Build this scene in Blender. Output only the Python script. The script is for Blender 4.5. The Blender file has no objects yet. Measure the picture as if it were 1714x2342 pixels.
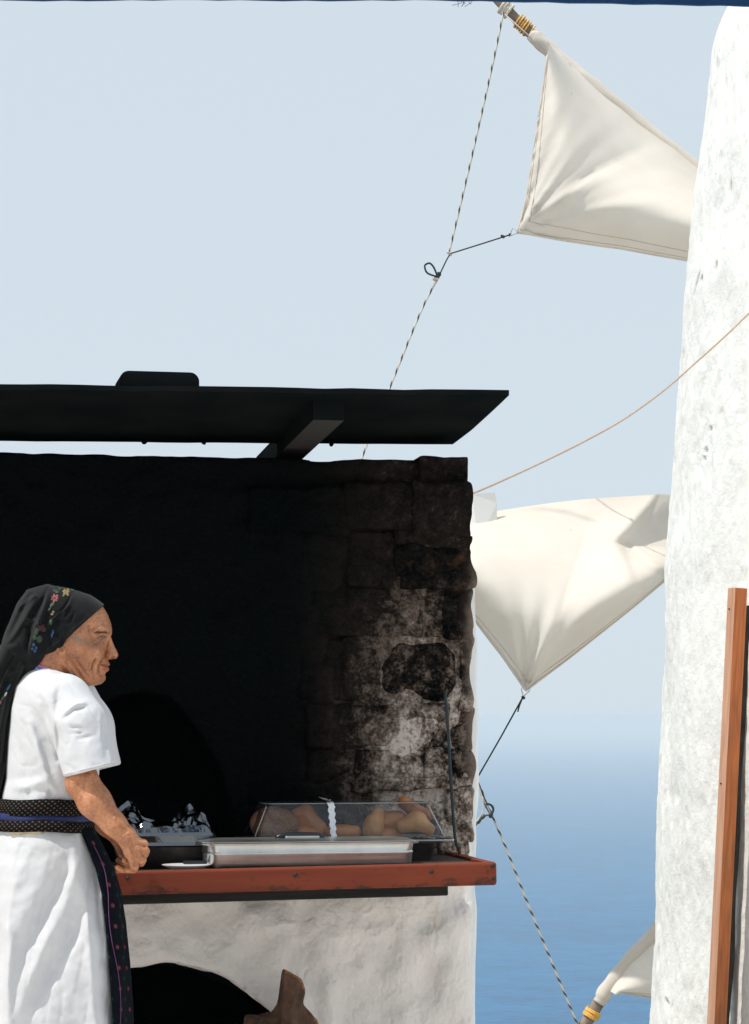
import bpy, bmesh, math, random
import numpy as np
from mathutils import Vector, Matrix

R = math.radians
random.seed(7)
SC = bpy.context.scene
COL = SC.collection

# ------------------------------------------------------------------ camera
F_PX, CX, HY, ZC = 5500.0, 857.0, 1640.0, 1.2      # focal length, centre column and horizon row of a 1714 px wide frame
cam_d = bpy.data.cameras.new('camera')
cam = bpy.data.objects.new('camera', cam_d)
COL.objects.link(cam)
cam.location = (0, 0, ZC)
cam.rotation_euler = (R(90), 0, 0)
cam_d.sensor_fit = 'HORIZONTAL'
cam_d.sensor_width = 24.0
cam_d.lens = 24.0 * F_PX / 1714.0
cam_d.shift_y = (HY - 1171.0) / 1714.0
cam_d.clip_start = 0.1
cam_d.clip_end = 200000.0
SC.camera = cam

# ------------------------------------------------------------------ sky, sun, exposure
SUN_AZ, SUN_EL = 24.0, 62.0        # degrees: swing from the left towards the viewer; height
to_sun = Vector((-math.cos(R(SUN_EL)) * math.cos(R(SUN_AZ)), -math.cos(R(SUN_EL)) * math.sin(R(SUN_AZ)), math.sin(R(SUN_EL))))
world = bpy.data.worlds.new('World')
SC.world = world
world.use_nodes = True
wn = world.node_tree.nodes
wl = world.node_tree.links
wn.clear()
sky = wn.new('ShaderNodeTexSky')
sky.sky_type = 'NISHITA'
sky.sun_disc = False
sky.sun_elevation = R(SUN_EL)
sky.sun_rotation = math.atan2(to_sun.x, to_sun.y)
sky.altitude = 250
sky.air_density = 1.0
sky.dust_density = 1.0
sky.ozone_density = 1.0
bg = wn.new('ShaderNodeBackground')
bg.inputs['Strength'].default_value = 0.10
wo = wn.new('ShaderNodeOutputWorld')
veil = wn.new('ShaderNodeMix')                  # even, thin high haze over the whole sky
veil.data_type = 'RGBA'
veil.inputs[0].default_value = 0.95
veil.inputs[7].default_value = (5.6, 6.4, 7.05, 1)
wl.new(sky.outputs[0], veil.inputs[6])
wl.new(veil.outputs[2], bg.inputs[0])
wl.new(bg.outputs[0], wo.inputs[0])

sun_d = bpy.data.lights.new('sun', 'SUN')
sun_d.energy = 3.05
sun_d.angle = R(0.55)
sun_d.color = (1.0, 0.955, 0.89)
sun = bpy.data.objects.new('sun', sun_d)
sun.rotation_euler = to_sun.to_track_quat('Z', 'Y').to_euler()
COL.objects.link(sun)

SC.view_settings.view_transform = 'Standard'
SC.view_settings.look = 'None'
SC.view_settings.exposure = 0.25
SC.view_settings.gamma = 1.0
SC.view_settings.use_curve_mapping = False
SC.render.engine = 'CYCLES'
SC.cycles.use_denoising = True
SC.cycles.denoiser = 'OPENIMAGEDENOISE'
SC.cycles.denoising_input_passes = 'RGB_ALBEDO_NORMAL'
SC.cycles.denoising_prefilter = 'ACCURATE'
SC.cycles.max_bounces = 8
SC.cycles.transparent_max_bounces = 16
SC.cycles.volume_bounces = 1

# ------------------------------------------------------------------ helpers: placing
def P(px, py, Y):
    return Vector(((px - CX) / F_PX * Y, Y, ZC - (py - HY) / F_PX * Y))

OV_ANG = 11.0
OV_O = Vector((0.298, 5.85, 0.0))      # front right corner of the counter
_U = Vector((math.cos(R(OV_ANG)), math.sin(R(OV_ANG)), 0))
_B = Vector((-math.sin(R(OV_ANG)), math.cos(R(OV_ANG)), 0))

def L(px, py, v):
    """oven frame: u along the counter to the right, v away from the viewer, z up"""
    k = (px - CX) / F_PX
    u = (k * (OV_O.y + _B.y * v) - OV_O.x - _B.x * v) / (_U.x - k * _U.y)
    Y = OV_O.y + u * _U.y + v * _B.y
    return Vector((u, v, ZC - (py - HY) / F_PX * Y))

# ------------------------------------------------------------------ helpers: objects
def tag(o, label=None, cat=None, group=None, kind=None):
    if label: o['label'] = label
    if cat: o['category'] = cat
    if group: o['group'] = group
    if kind: o['kind'] = kind
    return o

def empty(name, loc=(0, 0, 0), rz=0.0, label=None, cat=None, group=None):
    o = bpy.data.objects.new(name, None)
    o.empty_display_size = 0.05
    COL.objects.link(o)
    o.location = loc
    o.rotation_euler = (0, 0, rz)
    return tag(o, label, cat, group)

def mesh_obj(name, verts, faces, m, parent=None, smooth=True, uvs=None, mats=None, fmat=None):
    me = bpy.data.meshes.new(name)
    me.from_pydata([tuple(v) for v in verts], [], [tuple(f) for f in faces])
    if mats:
        for x in mats: me.materials.append(x)
        if fmat is not None: me.polygons.foreach_set('material_index', fmat)
    elif m: me.materials.append(m)
    if smooth: me.polygons.foreach_set('use_smooth', [True] * len(me.polygons))
    if uvs is not None:
        uv = me.uv_layers.new(name='UVMap')
        li = np.zeros(len(me.loops), dtype=np.int32)
        me.loops.foreach_get('vertex_index', li)
        uv.data.foreach_set('uv', np.asarray(uvs, dtype=np.float32)[li].ravel())
    me.update()
    o = bpy.data.objects.new(name, me)
    COL.objects.link(o)
    if parent: o.parent = parent
    return o

def bm_obj(name, bm, m, parent=None, smooth=False):
    me = bpy.data.meshes.new(name)
    bm.to_mesh(me); bm.free()
    if m: me.materials.append(m)
    if smooth: me.polygons.foreach_set('use_smooth', [True] * len(me.polygons))
    o = bpy.data.objects.new(name, me)
    COL.objects.link(o)
    if parent: o.parent = parent
    return o

def box(name, lo, hi, m, parent=None, bevel=0.0, seg=2, rough=0.0, seed=0, cuts=0):
    bm = bmesh.new()
    bmesh.ops.create_cube(bm, size=1.0)
    lo, hi = Vector(lo), Vector(hi)
    for v in bm.verts:
        v.co = Vector((lo[i] + (v.co[i] + 0.5) * (hi[i] - lo[i]) for i in range(3)))
    if cuts:
        bmesh.ops.subdivide_edges(bm, edges=bm.edges[:], cuts=cuts, use_grid_fill=True)
    if bevel:
        eds = [e for e in bm.edges if len(e.link_faces) == 2 and e.calc_face_angle(0) > 0.5]
        bmesh.ops.bevel(bm, geom=eds, offset=bevel, segments=seg, affect='EDGES', profile=0.5)
    if rough:
        rnd = random.Random(seed)
        for v in bm.verts:
            v.co += Vector((rnd.uniform(-1, 1) for _ in range(3))) * rough
    return bm_obj(name, bm, m, parent, smooth=False)

def catmull(pts, n=8):
    pts = [Vector(p) for p in pts]
    if len(pts) < 3: return [pts[0].lerp(pts[-1], i / n) for i in range(n + 1)]
    ext = [pts[0] * 2 - pts[1]] + pts + [pts[-1] * 2 - pts[-2]]
    out = []
    for i in range(1, len(ext) - 2):
        p0, p1, p2, p3 = ext[i - 1:i + 3]
        for j in range(n):
            t = j / n
            out.append(0.5 * ((2 * p1) + (p2 - p0) * t + (2 * p0 - 5 * p1 + 4 * p2 - p3) * t * t + (3 * p1 - p0 - 3 * p2 + p3) * t ** 3))
    out.append(pts[-1])
    return out

def tube(name, path, rad, m, parent=None, seg=8, mats=None, twist=0, cap=True, wob=0.0):
    """round section swept along a path; rad may be a list. mats + twist = laid rope of two colours"""
    path = [Vector(p) for p in path]
    n = len(path)
    rr = rad if isinstance(rad, (list, tuple)) else [rad] * n
    verts, faces, fm = [], [], []
    up = Vector((0.13, 0.31, 0.94))
    for i, p in enumerate(path):
        t = (path[min(i + 1, n - 1)] - path[max(i - 1, 0)]).normalized()
        a = t.cross(up)
        if a.length < 1e-3: a = t.cross(Vector((1, 0, 0)))
        a.normalize(); b = t.cross(a)
        for k in range(seg):
            an = 2 * math.pi * k / seg
            r = rr[i] * (1 + wob * math.sin(3 * an + i * 0.9))
            verts.append(p + (a * math.cos(an) + b * math.sin(an)) * r)
    for i in range(n - 1):
        for k in range(seg):
            faces.append((i * seg + k, i * seg + (k + 1) % seg, (i + 1) * seg + (k + 1) % seg, (i + 1) * seg + k))
            fm.append(1 if twist and ((k + i * twist) % seg) < seg * 0.36 else 0)
    if cap:
        faces.append(tuple(range(seg))[::-1]); fm.append(0)
        faces.append(tuple(range((n - 1) * seg, n * seg))); fm.append(0)
    return mesh_obj(name, verts, faces, m, parent, True, mats=mats, fmat=fm if mats else None)

def resample(path, step):
    path = [Vector(p) for p in path]
    out = [path[0]]; acc = 0.0
    for a, b in zip(path, path[1:]):
        d = (b - a).length
        if d == 0: continue
        s = step - acc
        while s <= d:
            out.append(a.lerp(b, s / d)); s += step
        acc = (acc + d) % step
    out.append(path[-1])
    return out

# ------------------------------------------------------------------ helpers: noise and implicit surfaces (numpy)
def _hash(ix, iy, iz, seed):
    h = (ix.astype(np.int64) * 374761393 + iy.astype(np.int64) * 668265263 + iz.astype(np.int64) * 2147483647 + seed * 974634777) & 0xFFFFFFFF
    h = ((h ^ (h >> 13)) * 1274126177) & 0xFFFFFFFF
    h = (h ^ (h >> 16)) & 0xFFFF
    return h.astype(np.float32) / 32767.5 - 1.0

def vnoise(x, y, z, seed=0):
    x, y, z = np.broadcast_arrays(np.asarray(x, np.float32), np.asarray(y, np.float32), np.asarray(z, np.float32))
    ix, iy, iz = np.floor(x), np.floor(y), np.floor(z)
    fx, fy, fz = x - ix, y - iy, z - iz
    fx = fx * fx * (3 - 2 * fx); fy = fy * fy * (3 - 2 * fy); fz = fz * fz * (3 - 2 * fz)
    r = 0
    for a in (0, 1):
        for b in (0, 1):
            for c in (0, 1):
                w = (fx if a else 1 - fx) * (fy if b else 1 - fy) * (fz if c else 1 - fz)
                r = r + w * _hash(ix + a, iy + b, iz + c, seed)
    return r

def fbm(x, y, z, oct=3, seed=0):
    r, a = 0, 1.0
    for o in range(oct):
        r = r + a * vnoise(x * 2 ** o, y * 2 ** o, z * 2 ** o, seed + o)
        a *= 0.5
    return r

def surface_nets(Fv, org, h):
    """naive surface nets; Fv < 0 inside. org, h: origin and step (3-vectors)"""
    org, h = np.asarray(org, float), np.asarray(h, float)
    s = Fv < 0
    nx, ny, nz = Fv.shape
    cs = (nx - 1, ny - 1, nz - 1)
    acc = np.zeros(cs + (3,), np.float32); cnt = np.zeros(cs, np.float32)
    for ax in range(3):
        o1, o2 = [(1, 2), (0, 2), (0, 1)][ax]
        sl0 = [slice(None)] * 3; sl1 = [slice(None)] * 3
        sl0[ax] = slice(0, -1); sl1[ax] = slice(1, None)
        A, Bv = Fv[tuple(sl0)], Fv[tuple(sl1)]
        cr = s[tuple(sl0)] != s[tuple(sl1)]
        den = np.where(cr, A - Bv, 1.0)
        t = np.where(cr, A / den, 0.0).astype(np.float32)
        for d1 in (0, 1):
            for d2 in (0, 1):
                sl = [slice(None)] * 3
                sl[o1] = slice(d1, d1 + cs[o1]); sl[o2] = slice(d2, d2 + cs[o2])
                c = cr[tuple(sl)].astype(np.float32); tt = t[tuple(sl)]
                acc[..., ax] += tt * c
                acc[..., o1] += d1 * c
                acc[..., o2] += d2 * c
                cnt += c
    act = cnt > 0
    idx = -np.ones(cs, np.int64)
    n = int(act.sum())
    idx[act] = np.arange(n)
    ijk = np.argwhere(act)
    V = org + h * (ijk + acc[act] / cnt[act][:, None])
    Q = []
    for ax in range(3):
        o1, o2 = [(1, 2), (0, 2), (0, 1)][ax]
        sl0 = [slice(1, -1)] * 3; sl1 = [slice(1, -1)] * 3
        sl0[ax] = slice(0, -1); sl1[ax] = slice(1, None)
        a, b = s[tuple(sl0)], s[tuple(sl1)]
        e = np.argwhere(a != b)
        if len(e) == 0: continue
        inside_first = a[a != b]
        e[:, o1] += 1; e[:, o2] += 1
        def cell(d1, d2):
            c = e.copy(); c[:, o1] -= d1; c[:, o2] -= d2
            return idx[c[:, 0], c[:, 1], c[:, 2]]
        q = np.stack([cell(1, 1), cell(0, 1), cell(0, 0), cell(1, 0)], 1)
        flip = inside_first if ax != 1 else ~inside_first
        q = np.where(flip[:, None], q, q[:, ::-1])
        Q.append(q)
    return V, np.concatenate(Q)

def grid3(lo, hi, h):
    ax = [np.arange(lo[i], hi[i] + h, h, dtype=np.float32) for i in range(3)]
    return np.meshgrid(*ax, indexing='ij')

def smin(a, b, k):
    h = np.clip(0.5 + 0.5 * (b - a) / k, 0, 1)
    return b * (1 - h) + a * h - k * h * (1 - h)

def capsule(X, Y, Z, a, b, ra, rb):
    ba = [b[i] - a[i] for i in range(3)]
    l2 = sum(c * c for c in ba) + 1e-9
    t = np.clip(((X - a[0]) * ba[0] + (Y - a[1]) * ba[1] + (Z - a[2]) * ba[2]) / l2, 0, 1)
    d = np.sqrt((X - a[0] - t * ba[0]) ** 2 + (Y - a[1] - t * ba[1]) ** 2 + (Z - a[2] - t * ba[2]) ** 2)
    return d - (ra + (rb - ra) * t)

def ellipsoid(X, Y, Z, c, r):
    k = np.sqrt(((X - c[0]) / r[0]) ** 2 + ((Y - c[1]) / r[1]) ** 2 + ((Z - c[2]) / r[2]) ** 2)
    return (k - 1) * min(r)

def sdbox(X, Y, Z, lo, hi):
    q = [np.maximum(lo[i] - c, c - hi[i]) for i, c in enumerate((X, Y, Z))]
    out = np.sqrt(sum(np.maximum(a, 0) ** 2 for a in q))
    return out + np.minimum(np.maximum(np.maximum(q[0], q[1]), q[2]), 0)

def poly_sd(X, Z, pts):
    """signed distance to a closed polygon, negative inside (2-D arrays)"""
    d = np.full(X.shape, 1e18, np.float64); ins = np.zeros(X.shape, bool)
    n = len(pts)
    for i in range(n):
        ax_, az = pts[i]; bx, bz = pts[(i + 1) % n]
        ex, ez = bx - ax_, bz - az
        t = np.clip(((X - ax_) * ex + (Z - az) * ez) / (ex * ex + ez * ez + 1e-12), 0, 1)
        d = np.minimum(d, (X - ax_ - t * ex) ** 2 + (Z - az - t * ez) ** 2)
        c = ((az > Z) != (bz > Z)) & (X < (bx - ax_) * (Z - az) / (bz - az + 1e-12) + ax_)
        ins ^= c
    d = np.sqrt(d)
    return np.where(ins, -d, d)

def line_d(X, Z, pts):
    """distance to an open polyline and running parameter 0..1"""
    d = np.full(X.shape, 1e9); s = np.zeros(X.shape)
    n = len(pts) - 1
    for i in range(n):
        ax_, az = pts[i]; bx, bz = pts[i + 1]
        ex, ez = bx - ax_, bz - az
        t = np.clip(((X - ax_) * ex + (Z - az) * ez) / (ex * ex + ez * ez + 1e-12), 0, 1)
        dd = np.sqrt((X - ax_ - t * ex) ** 2 + (Z - az - t * ez) ** 2)
        m = dd < d
        d = np.where(m, dd, d); s = np.where(m, (i + t) / n, s)
    return d, s

# ------------------------------------------------------------------ helpers: materials
def new_mat(name):
    m = bpy.data.materials.new(name)
    m.use_nodes = True
    nt = m.node_tree
    b = nt.nodes['Principled BSDF']
    return m, nt, b

def N(nt, kind, **kw):
    n = nt.nodes.new(kind)
    for k, v in kw.items():
        if k in n.inputs: n.inputs[k].default_value = v
        else: setattr(n, k, v)
    return n

def math_n(nt, op, a, b=None, clamp=False):
    n = nt.nodes.new('ShaderNodeMath'); n.operation = op; n.use_clamp = clamp
    for i, x in enumerate((a, b)):
        if x is None: continue
        if isinstance(x, (int, float)): n.inputs[i].default_value = x
        else: nt.links.new(x, n.inputs[i])
    return n.outputs[0]

def mix_c(nt, fac, a, b, mode='MIX'):
    n = nt.nodes.new('ShaderNodeMix'); n.data_type = 'RGBA'; n.blend_type = mode
    for sock, x in ((n.inputs[0], fac), (n.inputs[6], a), (n.inputs[7], b)):
        if isinstance(x, (int, float)): sock.default_value = x
        elif isinstance(x, (tuple, list)): sock.default_value = (*x[:3], 1)
        else: nt.links.new(x, sock)
    return n.outputs[2]

def ramp(nt, fac, stops):
    n = nt.nodes.new('ShaderNodeValToRGB')
    el = n.color_ramp.elements
    while len(el) > len(stops): el.remove(el[-1])
    while len(el) < len(stops): el.new(0.5)
    for e, (p, c) in zip(el, stops):
        e.position = p
        e.color = (*c, 1) if isinstance(c, (tuple, list)) else (c, c, c, 1)
    nt.links.new(fac, n.inputs[0])
    return n.outputs[0]

def noise_n(nt, scale, detail=4, rough=0.55, coord='Object', stretch=None, dist=0.0):
    if coord == 'Position':
        src = N(nt, 'ShaderNodeNewGeometry').outputs['Position']
    else:
        src = N(nt, 'ShaderNodeTexCoord').outputs[coord]
    if stretch:
        mp = N(nt, 'ShaderNodeMapping'); mp.inputs['Scale'].default_value = stretch
        nt.links.new(src, mp.inputs[0]); src = mp.outputs[0]
    n = N(nt, 'ShaderNodeTexNoise')
    n.inputs['Scale'].default_value = scale
    n.inputs['Detail'].default_value = detail
    n.inputs['Roughness'].default_value = rough
    n.inputs['Distortion'].default_value = dist
    nt.links.new(src, n.inputs['Vector'])
    return n.outputs['Fac']

def bump(nt, b, h, strength=0.3, dist=0.01):
    n = N(nt, 'ShaderNodeBump'); n.inputs['Strength'].default_value = strength; n.inputs['Distance'].default_value = dist
    nt.links.new(h, n.inputs['Height'])
    nt.links.new(n.outputs[0], b.inputs['Normal'])
    return n

def simple(name, c1, c2=None, rough=0.8, scale=20.0, metal=0.0, bmp=0.0, bscale=None, bdist=0.004, stretch=None, lo=0.35, hi=0.65, spec=0.5):
    m, nt, b = new_mat(name)
    b.inputs['Roughness'].default_value = rough
    b.inputs['Metallic'].default_value = metal
    b.inputs['Specular IOR Level'].default_value = spec
    if c2 is None:
        b.inputs['Base Color'].default_value = (*c1, 1)
    else:
        f = noise_n(nt, scale, stretch=stretch)
        nt.links.new(ramp(nt, f, [(lo, c1), (hi, c2)]), b.inputs['Base Color'])
    if bmp:
        bump(nt, b, noise_n(nt, bscale or scale * 3, stretch=stretch), bmp, bdist)
    return m
# ================================================================== MATERIALS OF THE PLACE
M = {}

def whitewash(name, tint, scale=9.0, bstr=0.5, bscale=14.0, spots=True, chip=0.35):
    m, nt, b = new_mat(name)
    b.inputs['Roughness'].default_value = 0.92
    b.inputs['Specular IOR Level'].default_value = 0.2
    f = noise_n(nt, scale, 6, 0.6, 'Position')
    c = ramp(nt, f, [(0.3, tuple(x * 0.93 for x in tint)), (0.6, tint)])
    if spots:                                              # flaked paint and grime showing through
        g = noise_n(nt, scale * 2.3, 5, 0.7, 'Position', dist=0.6)
        k = ramp(nt, g, [(0.72, 0.0), (0.78, 1.0)])
        c = mix_c(nt, math_n(nt, 'MULTIPLY', k, 0.6), c, (0.60, 0.55, 0.50))
    nt.links.new(c, b.inputs['Base Color'])
    h = noise_n(nt, bscale, 8, 0.68, 'Position')
    vo = N(nt, 'ShaderNodeTexVoronoi'); vo.feature = 'SMOOTH_F1'; vo.inputs['Scale'].default_value = bscale * 1.3
    mp = N(nt, 'ShaderNodeMapping'); mp.inputs['Scale'].default_value = (1, 1, 0.7)
    wp = N(nt, 'ShaderNodeTexNoise'); wp.inputs['Scale'].default_value = bscale * 0.7
    nt.links.new(N(nt, 'ShaderNodeNewGeometry').outputs['Position'], mp.inputs[0]); nt.links.new(mp.outputs[0], wp.inputs['Vector'])
    nt.links.new(mix_c(nt, 0.12, mp.outputs[0], wp.outputs['Color']), vo.inputs['Vector'])
    h = math_n(nt, 'ADD', h, math_n(nt, 'MULTIPLY', vo.outputs['Distance'], chip))
    bump(nt, b, h, bstr, 0.025)
    return m

M['mill_white'] = whitewash('mill_whitewash', (0.88, 0.87, 0.83), 6.0, 0.36, 38.0, chip=0.15)
M['wall_white'] = whitewash('wall_whitewash', (0.93, 0.865, 0.81), 7.0, 0.6, 26.0, chip=0.6)
M['pier_white'] = whitewash('pier_whitewash', (0.86, 0.86, 0.84), 9.0, 0.35, 22.0, spots=False)

def soot_material(name, lift=0.0, pale=(0.70, 0.585, 0.51), bs=1.0, tint=None):
    """pale limestone under a soot stain that is thickest above and left of the hearth's right jamb"""
    m, nt, b = new_mat(name)
    b.inputs['Roughness'].default_value = 1.0
    b.inputs['Specular IOR Level'].default_value = 0.0
    pos = N(nt, 'ShaderNodeNewGeometry').outputs['Position']
    sp = N(nt, 'ShaderNodeSeparateXYZ'); nt.links.new(pos, sp.inputs[0])
    gx = N(nt, 'ShaderNodeMapRange'); gx.inputs['From Min'].default_value = -0.25; gx.inputs['From Max'].default_value = 0.16
    gx.interpolation_type = 'SMOOTHSTEP'
    nt.links.new(sp.outputs['X'], gx.inputs['Value'])
    gz = N(nt, 'ShaderNodeMapRange'); gz.inputs['From Min'].default_value = 1.62; gz.inputs['From Max'].default_value = 1.14
    gz.inputs['To Min'].default_value = 0.30; gz.inputs['To Max'].default_value = 1.0
    nt.links.new(sp.outputs['Z'], gz.inputs['Value'])
    g = math_n(nt, 'MULTIPLY', gx.outputs[0], gz.outputs[0])
    n1 = noise_n(nt, 7.0, 6, 0.68, 'Position', dist=0.5)
    n2 = noise_n(nt, 34.0, 5, 0.7, 'Position')
    w = math_n(nt, 'ADD', math_n(nt, 'MULTIPLY', math_n(nt, 'SUBTRACT', n1, 0.52), 1.9), math_n(nt, 'MULTIPLY', math_n(nt, 'SUBTRACT', n2, 0.5), 2.0))
    n3 = noise_n(nt, 110.0, 4, 0.75, 'Position')
    w = math_n(nt, 'ADD', w, math_n(nt, 'MULTIPLY', math_n(nt, 'SUBTRACT', n3, 0.5), 1.6))
    k = math_n(nt, 'ADD', math_n(nt, 'MULTIPLY', g, math_n(nt, 'ADD', 0.64 + lift, w)), lift * 0.05, True)
    edge = N(nt, 'ShaderNodeMapRange'); edge.inputs['From Min'].default_value = 0.215; edge.inputs['From Max'].default_value = 0.262
    nt.links.new(sp.outputs['X'], edge.inputs['Value'])                      # the last hand's breadth at the corner is paler
    ez = N(nt, 'ShaderNodeMapRange'); ez.inputs['From Min'].default_value = 1.78; ez.inputs['From Max'].default_value = 1.45
    nt.links.new(sp.outputs['Z'], ez.inputs['Value'])
    k = math_n(nt, 'MAXIMUM', k, math_n(nt, 'MULTIPLY', math_n(nt, 'MULTIPLY', edge.outputs[0], ez.outputs[0]), math_n(nt, 'ADD', n2, 0.2)), True)
    c = ramp(nt, k, [(0.0, (0.004, 0.0062, 0.0068)), (0.25, (0.030, 0.023, 0.019)), (0.55, (0.20, 0.152, 0.122)), (1.0, pale)])
    if tint:
        c = mix_c(nt, ramp(nt, noise_n(nt, 11, 5, 0.6, 'Position'), [(0.62, 0.0), (0.74, 0.6)]), c, tint)
    nt.links.new(c, b.inputs['Base Color'])
    h = math_n(nt, 'ADD', noise_n(nt, 24, 7, 0.7, 'Position'), math_n(nt, 'MULTIPLY', noise_n(nt, 90, 3, 0.6, 'Position'), 0.35))
    bump(nt, b, h, bs, 0.03)
    return m
M['soot_stone'] = soot_material('sooty_stone')
M['soot_boulder'] = soot_material('sooty_boulder', -0.26, (0.36, 0.27, 0.21), 1.0, (0.15, 0.07, 0.035))
M['soot_mortar'] = soot_material('sooty_mortar', 0.22, (0.76, 0.66, 0.58), 0.9)
M['arch_shade_black'] = simple('arch_shade_black', (0.003, 0.005, 0.0058), (0.005, 0.007, 0.0076), 1.0, 12, bmp=0.5, bscale=40, bdist=0.01, spec=0.0)

M['ground'] = simple('terrace_concrete', (0.73, 0.675, 0.61), (0.81, 0.76, 0.70), 0.95, 3, bmp=0.3, bscale=30)
M['hill'] = simple('dry_hillside', (0.20, 0.17, 0.11), (0.30, 0.25, 0.17), 0.95, 0.2, bmp=0.5, bscale=1.5, bdist=0.3)

# sea
m, nt, b = new_mat('sea_water')
b.inputs['Roughness'].default_value = 0.32
b.inputs['IOR'].default_value = 1.33
b.inputs['Specular IOR Level'].default_value = 0.04
n1 = noise_n(nt, 0.030, 6, 0.7, 'Position', stretch=(0.8, 0.9, 1.0))
n0 = noise_n(nt, 0.004, 4, 0.6, 'Position', stretch=(0.4, 1.0, 1.0))
f = math_n(nt, 'ADD', math_n(nt, 'MULTIPLY', n1, 0.75), math_n(nt, 'MULTIPLY', n0, 0.25))
nt.links.new(ramp(nt, f, [(0.34, (0.0005, 0.080, 0.195)), (0.5, (0.001, 0.112, 0.262)), (0.66, (0.005, 0.155, 0.345))]), b.inputs['Base Color'])
h = noise_n(nt, 0.06, 6, 0.7, 'Position', stretch=(0.7, 1.0, 1.0))
bump(nt, b, h, 1.0, 4.0)
M['sea'] = m

# ================================================================== SETTING
def sheet(name, pts, m, kind='structure'):
    o = mesh_obj(name, pts, [tuple(range(len(pts)))], m, None, False)
    return tag(o, kind=kind)

S = 60000.0
SEA_Z = -250.0
sheet('sea', [(-S, -S, SEA_Z), (S, -S, SEA_Z), (S, S, SEA_Z), (-S, S, SEA_Z)], M['sea'])

# hillside: a flat terrace top that falls away behind the oven towards the sea
def hill():
    xs = np.concatenate([np.linspace(-700, -30, 12), np.linspace(-20, 20, 21), np.linspace(30, 700, 12)])
    ys = np.concatenate([np.linspace(-700, -30, 12), np.linspace(-20, 9.0, 12), [9.6, 10.4, 12, 15, 20, 30, 50, 90, 160, 260, 380, 520, 700]])
    V, Fc = [], []
    for y in ys:
        for x in xs:
            z = -0.02
            if y > 9.2: z = -0.02 - min(3.2, (y - 9.2) * 2.0) - max(0, y - 10.8) * 0.42
            r = abs(x) - 22
            if r > 0: z -= r * 0.45
            if y < -22: z += (y + 22) * 0.40
            z = max(z, SEA_Z - 6)
            if z < -5: z += 2.5 * float(vnoise(x * 0.05, y * 0.05, 0.3, 5)) * min(1, (-5 - z) / 20)
            V.append((x, y, z))
    nx = len(xs)
    for j in range(len(ys) - 1):
        for i in range(nx - 1):
            Fc.append((j * nx + i, j * nx + i + 1, (j + 1) * nx + i + 1, (j + 1) * nx + i))
    return tag(mesh_obj('hillside', V, Fc, M['hill']), kind='structure')
hill()
sheet('terrace', [(-9, -6, 0), (9, -6, 0), (9, 9.1, 0), (-9, 9.1, 0)], M['ground'])

# ------------------------------------------------------------------ haze
def haze():
    lo, hi = (-S * 0.98, -S * 0.98, SEA_Z - 7.5), (S * 0.98, S * 0.98, 9.5)
    o = box('haze', lo, hi, None)
    m = bpy.data.materials.new('haze_air')
    m.use_nodes = True
    nt = m.node_tree
    nt.nodes.remove(nt.nodes['Principled BSDF'])
    v = N(nt, 'ShaderNodeVolumePrincipled')
    v.inputs['Color'].default_value = (0.925, 0.965, 0.95, 1)
    v.inputs['Density'].default_value = 1.0 / 8800.0
    v.inputs['Anisotropy'].default_value = 0.0
    nt.links.new(v.outputs[0], nt.nodes['Material Output'].inputs['Volume'])
    o.data.materials.append(m)
    return tag(o, kind='stuff')
haze()
# ================================================================== WINDMILL
M['canvas'] = None
def canvas_mat():
    m = bpy.data.materials.new('sail_canvas'); m.use_nodes = True
    nt = m.node_tree; nt.nodes.clear()
    out = N(nt, 'ShaderNodeOutputMaterial')
    f = noise_n(nt, 3.0, 5, 0.6, 'Position')
    c = ramp(nt, f, [(0.35, (0.84, 0.77, 0.685)), (0.65, (0.885, 0.825, 0.745))])
    st = noise_n(nt, 9.0, 4, 0.6, 'Position', dist=0.4)                     # rust and dirt spots
    c = mix_c(nt, math_n(nt, 'MULTIPLY', ramp(nt, st, [(0.70, 0.0), (0.76, 1.0)]), 0.45), c, (0.42, 0.27, 0.16))
    d = N(nt, 'ShaderNodeBsdfDiffuse'); t = N(nt, 'ShaderNodeBsdfTranslucent')
    nt.links.new(c, d.inputs[0]); nt.links.new(c, t.inputs[0])
    w = noise_n(nt, 420, 2, 0.5, 'Position')
    bp = N(nt, 'ShaderNodeBump'); bp.inputs['Strength'].default_value = 0.25; bp.inputs['Distance'].default_value = 0.003
    nt.links.new(w, bp.inputs['Height']); nt.links.new(bp.outputs[0], d.inputs['Normal'])
    mx = N(nt, 'ShaderNodeMixShader'); mx.inputs[0].default_value = 0.28
    nt.links.new(d.outputs[0], mx.inputs[1]); nt.links.new(t.outputs[0], mx.inputs[2])
    nt.links.new(mx.outputs[0], out.inputs[0])
    return m
M['canvas'] = canvas_mat()
M['seam'] = simple('seam_thread', (0.56, 0.49, 0.41), (0.64, 0.57, 0.49), 0.9, 60)
M['spar'] = simple('weathered_spar', (0.16, 0.12, 0.09), (0.30, 0.24, 0.19), 0.85, 14, bmp=0.4, bscale=40, stretch=(1, 1, 0.2))
M['yellow'] = simple('yellow_cord', (0.72, 0.36, 0.06), (0.82, 0.50, 0.14), 0.7, 60)
M['rope_pale'] = simple('rope_pale', (0.60, 0.55, 0.48), (0.70, 0.65, 0.57), 0.9, 60)
M['rope_dark'] = simple('rope_dark', (0.05, 0.05, 0.045), (0.09, 0.085, 0.075), 0.9, 60)
M['cord_dark'] = simple('dark_cord', (0.018, 0.03, 0.035), (0.03, 0.05, 0.06), 0.8, 60)
M['wire'] = simple('white_wire', (0.55, 0.55, 0.55), None, 0.5)
M['thatch'] = simple('mill_roof_boards', (0.20, 0.17, 0.13), (0.30, 0.26, 0.20), 0.9, 8, bmp=0.4)

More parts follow.
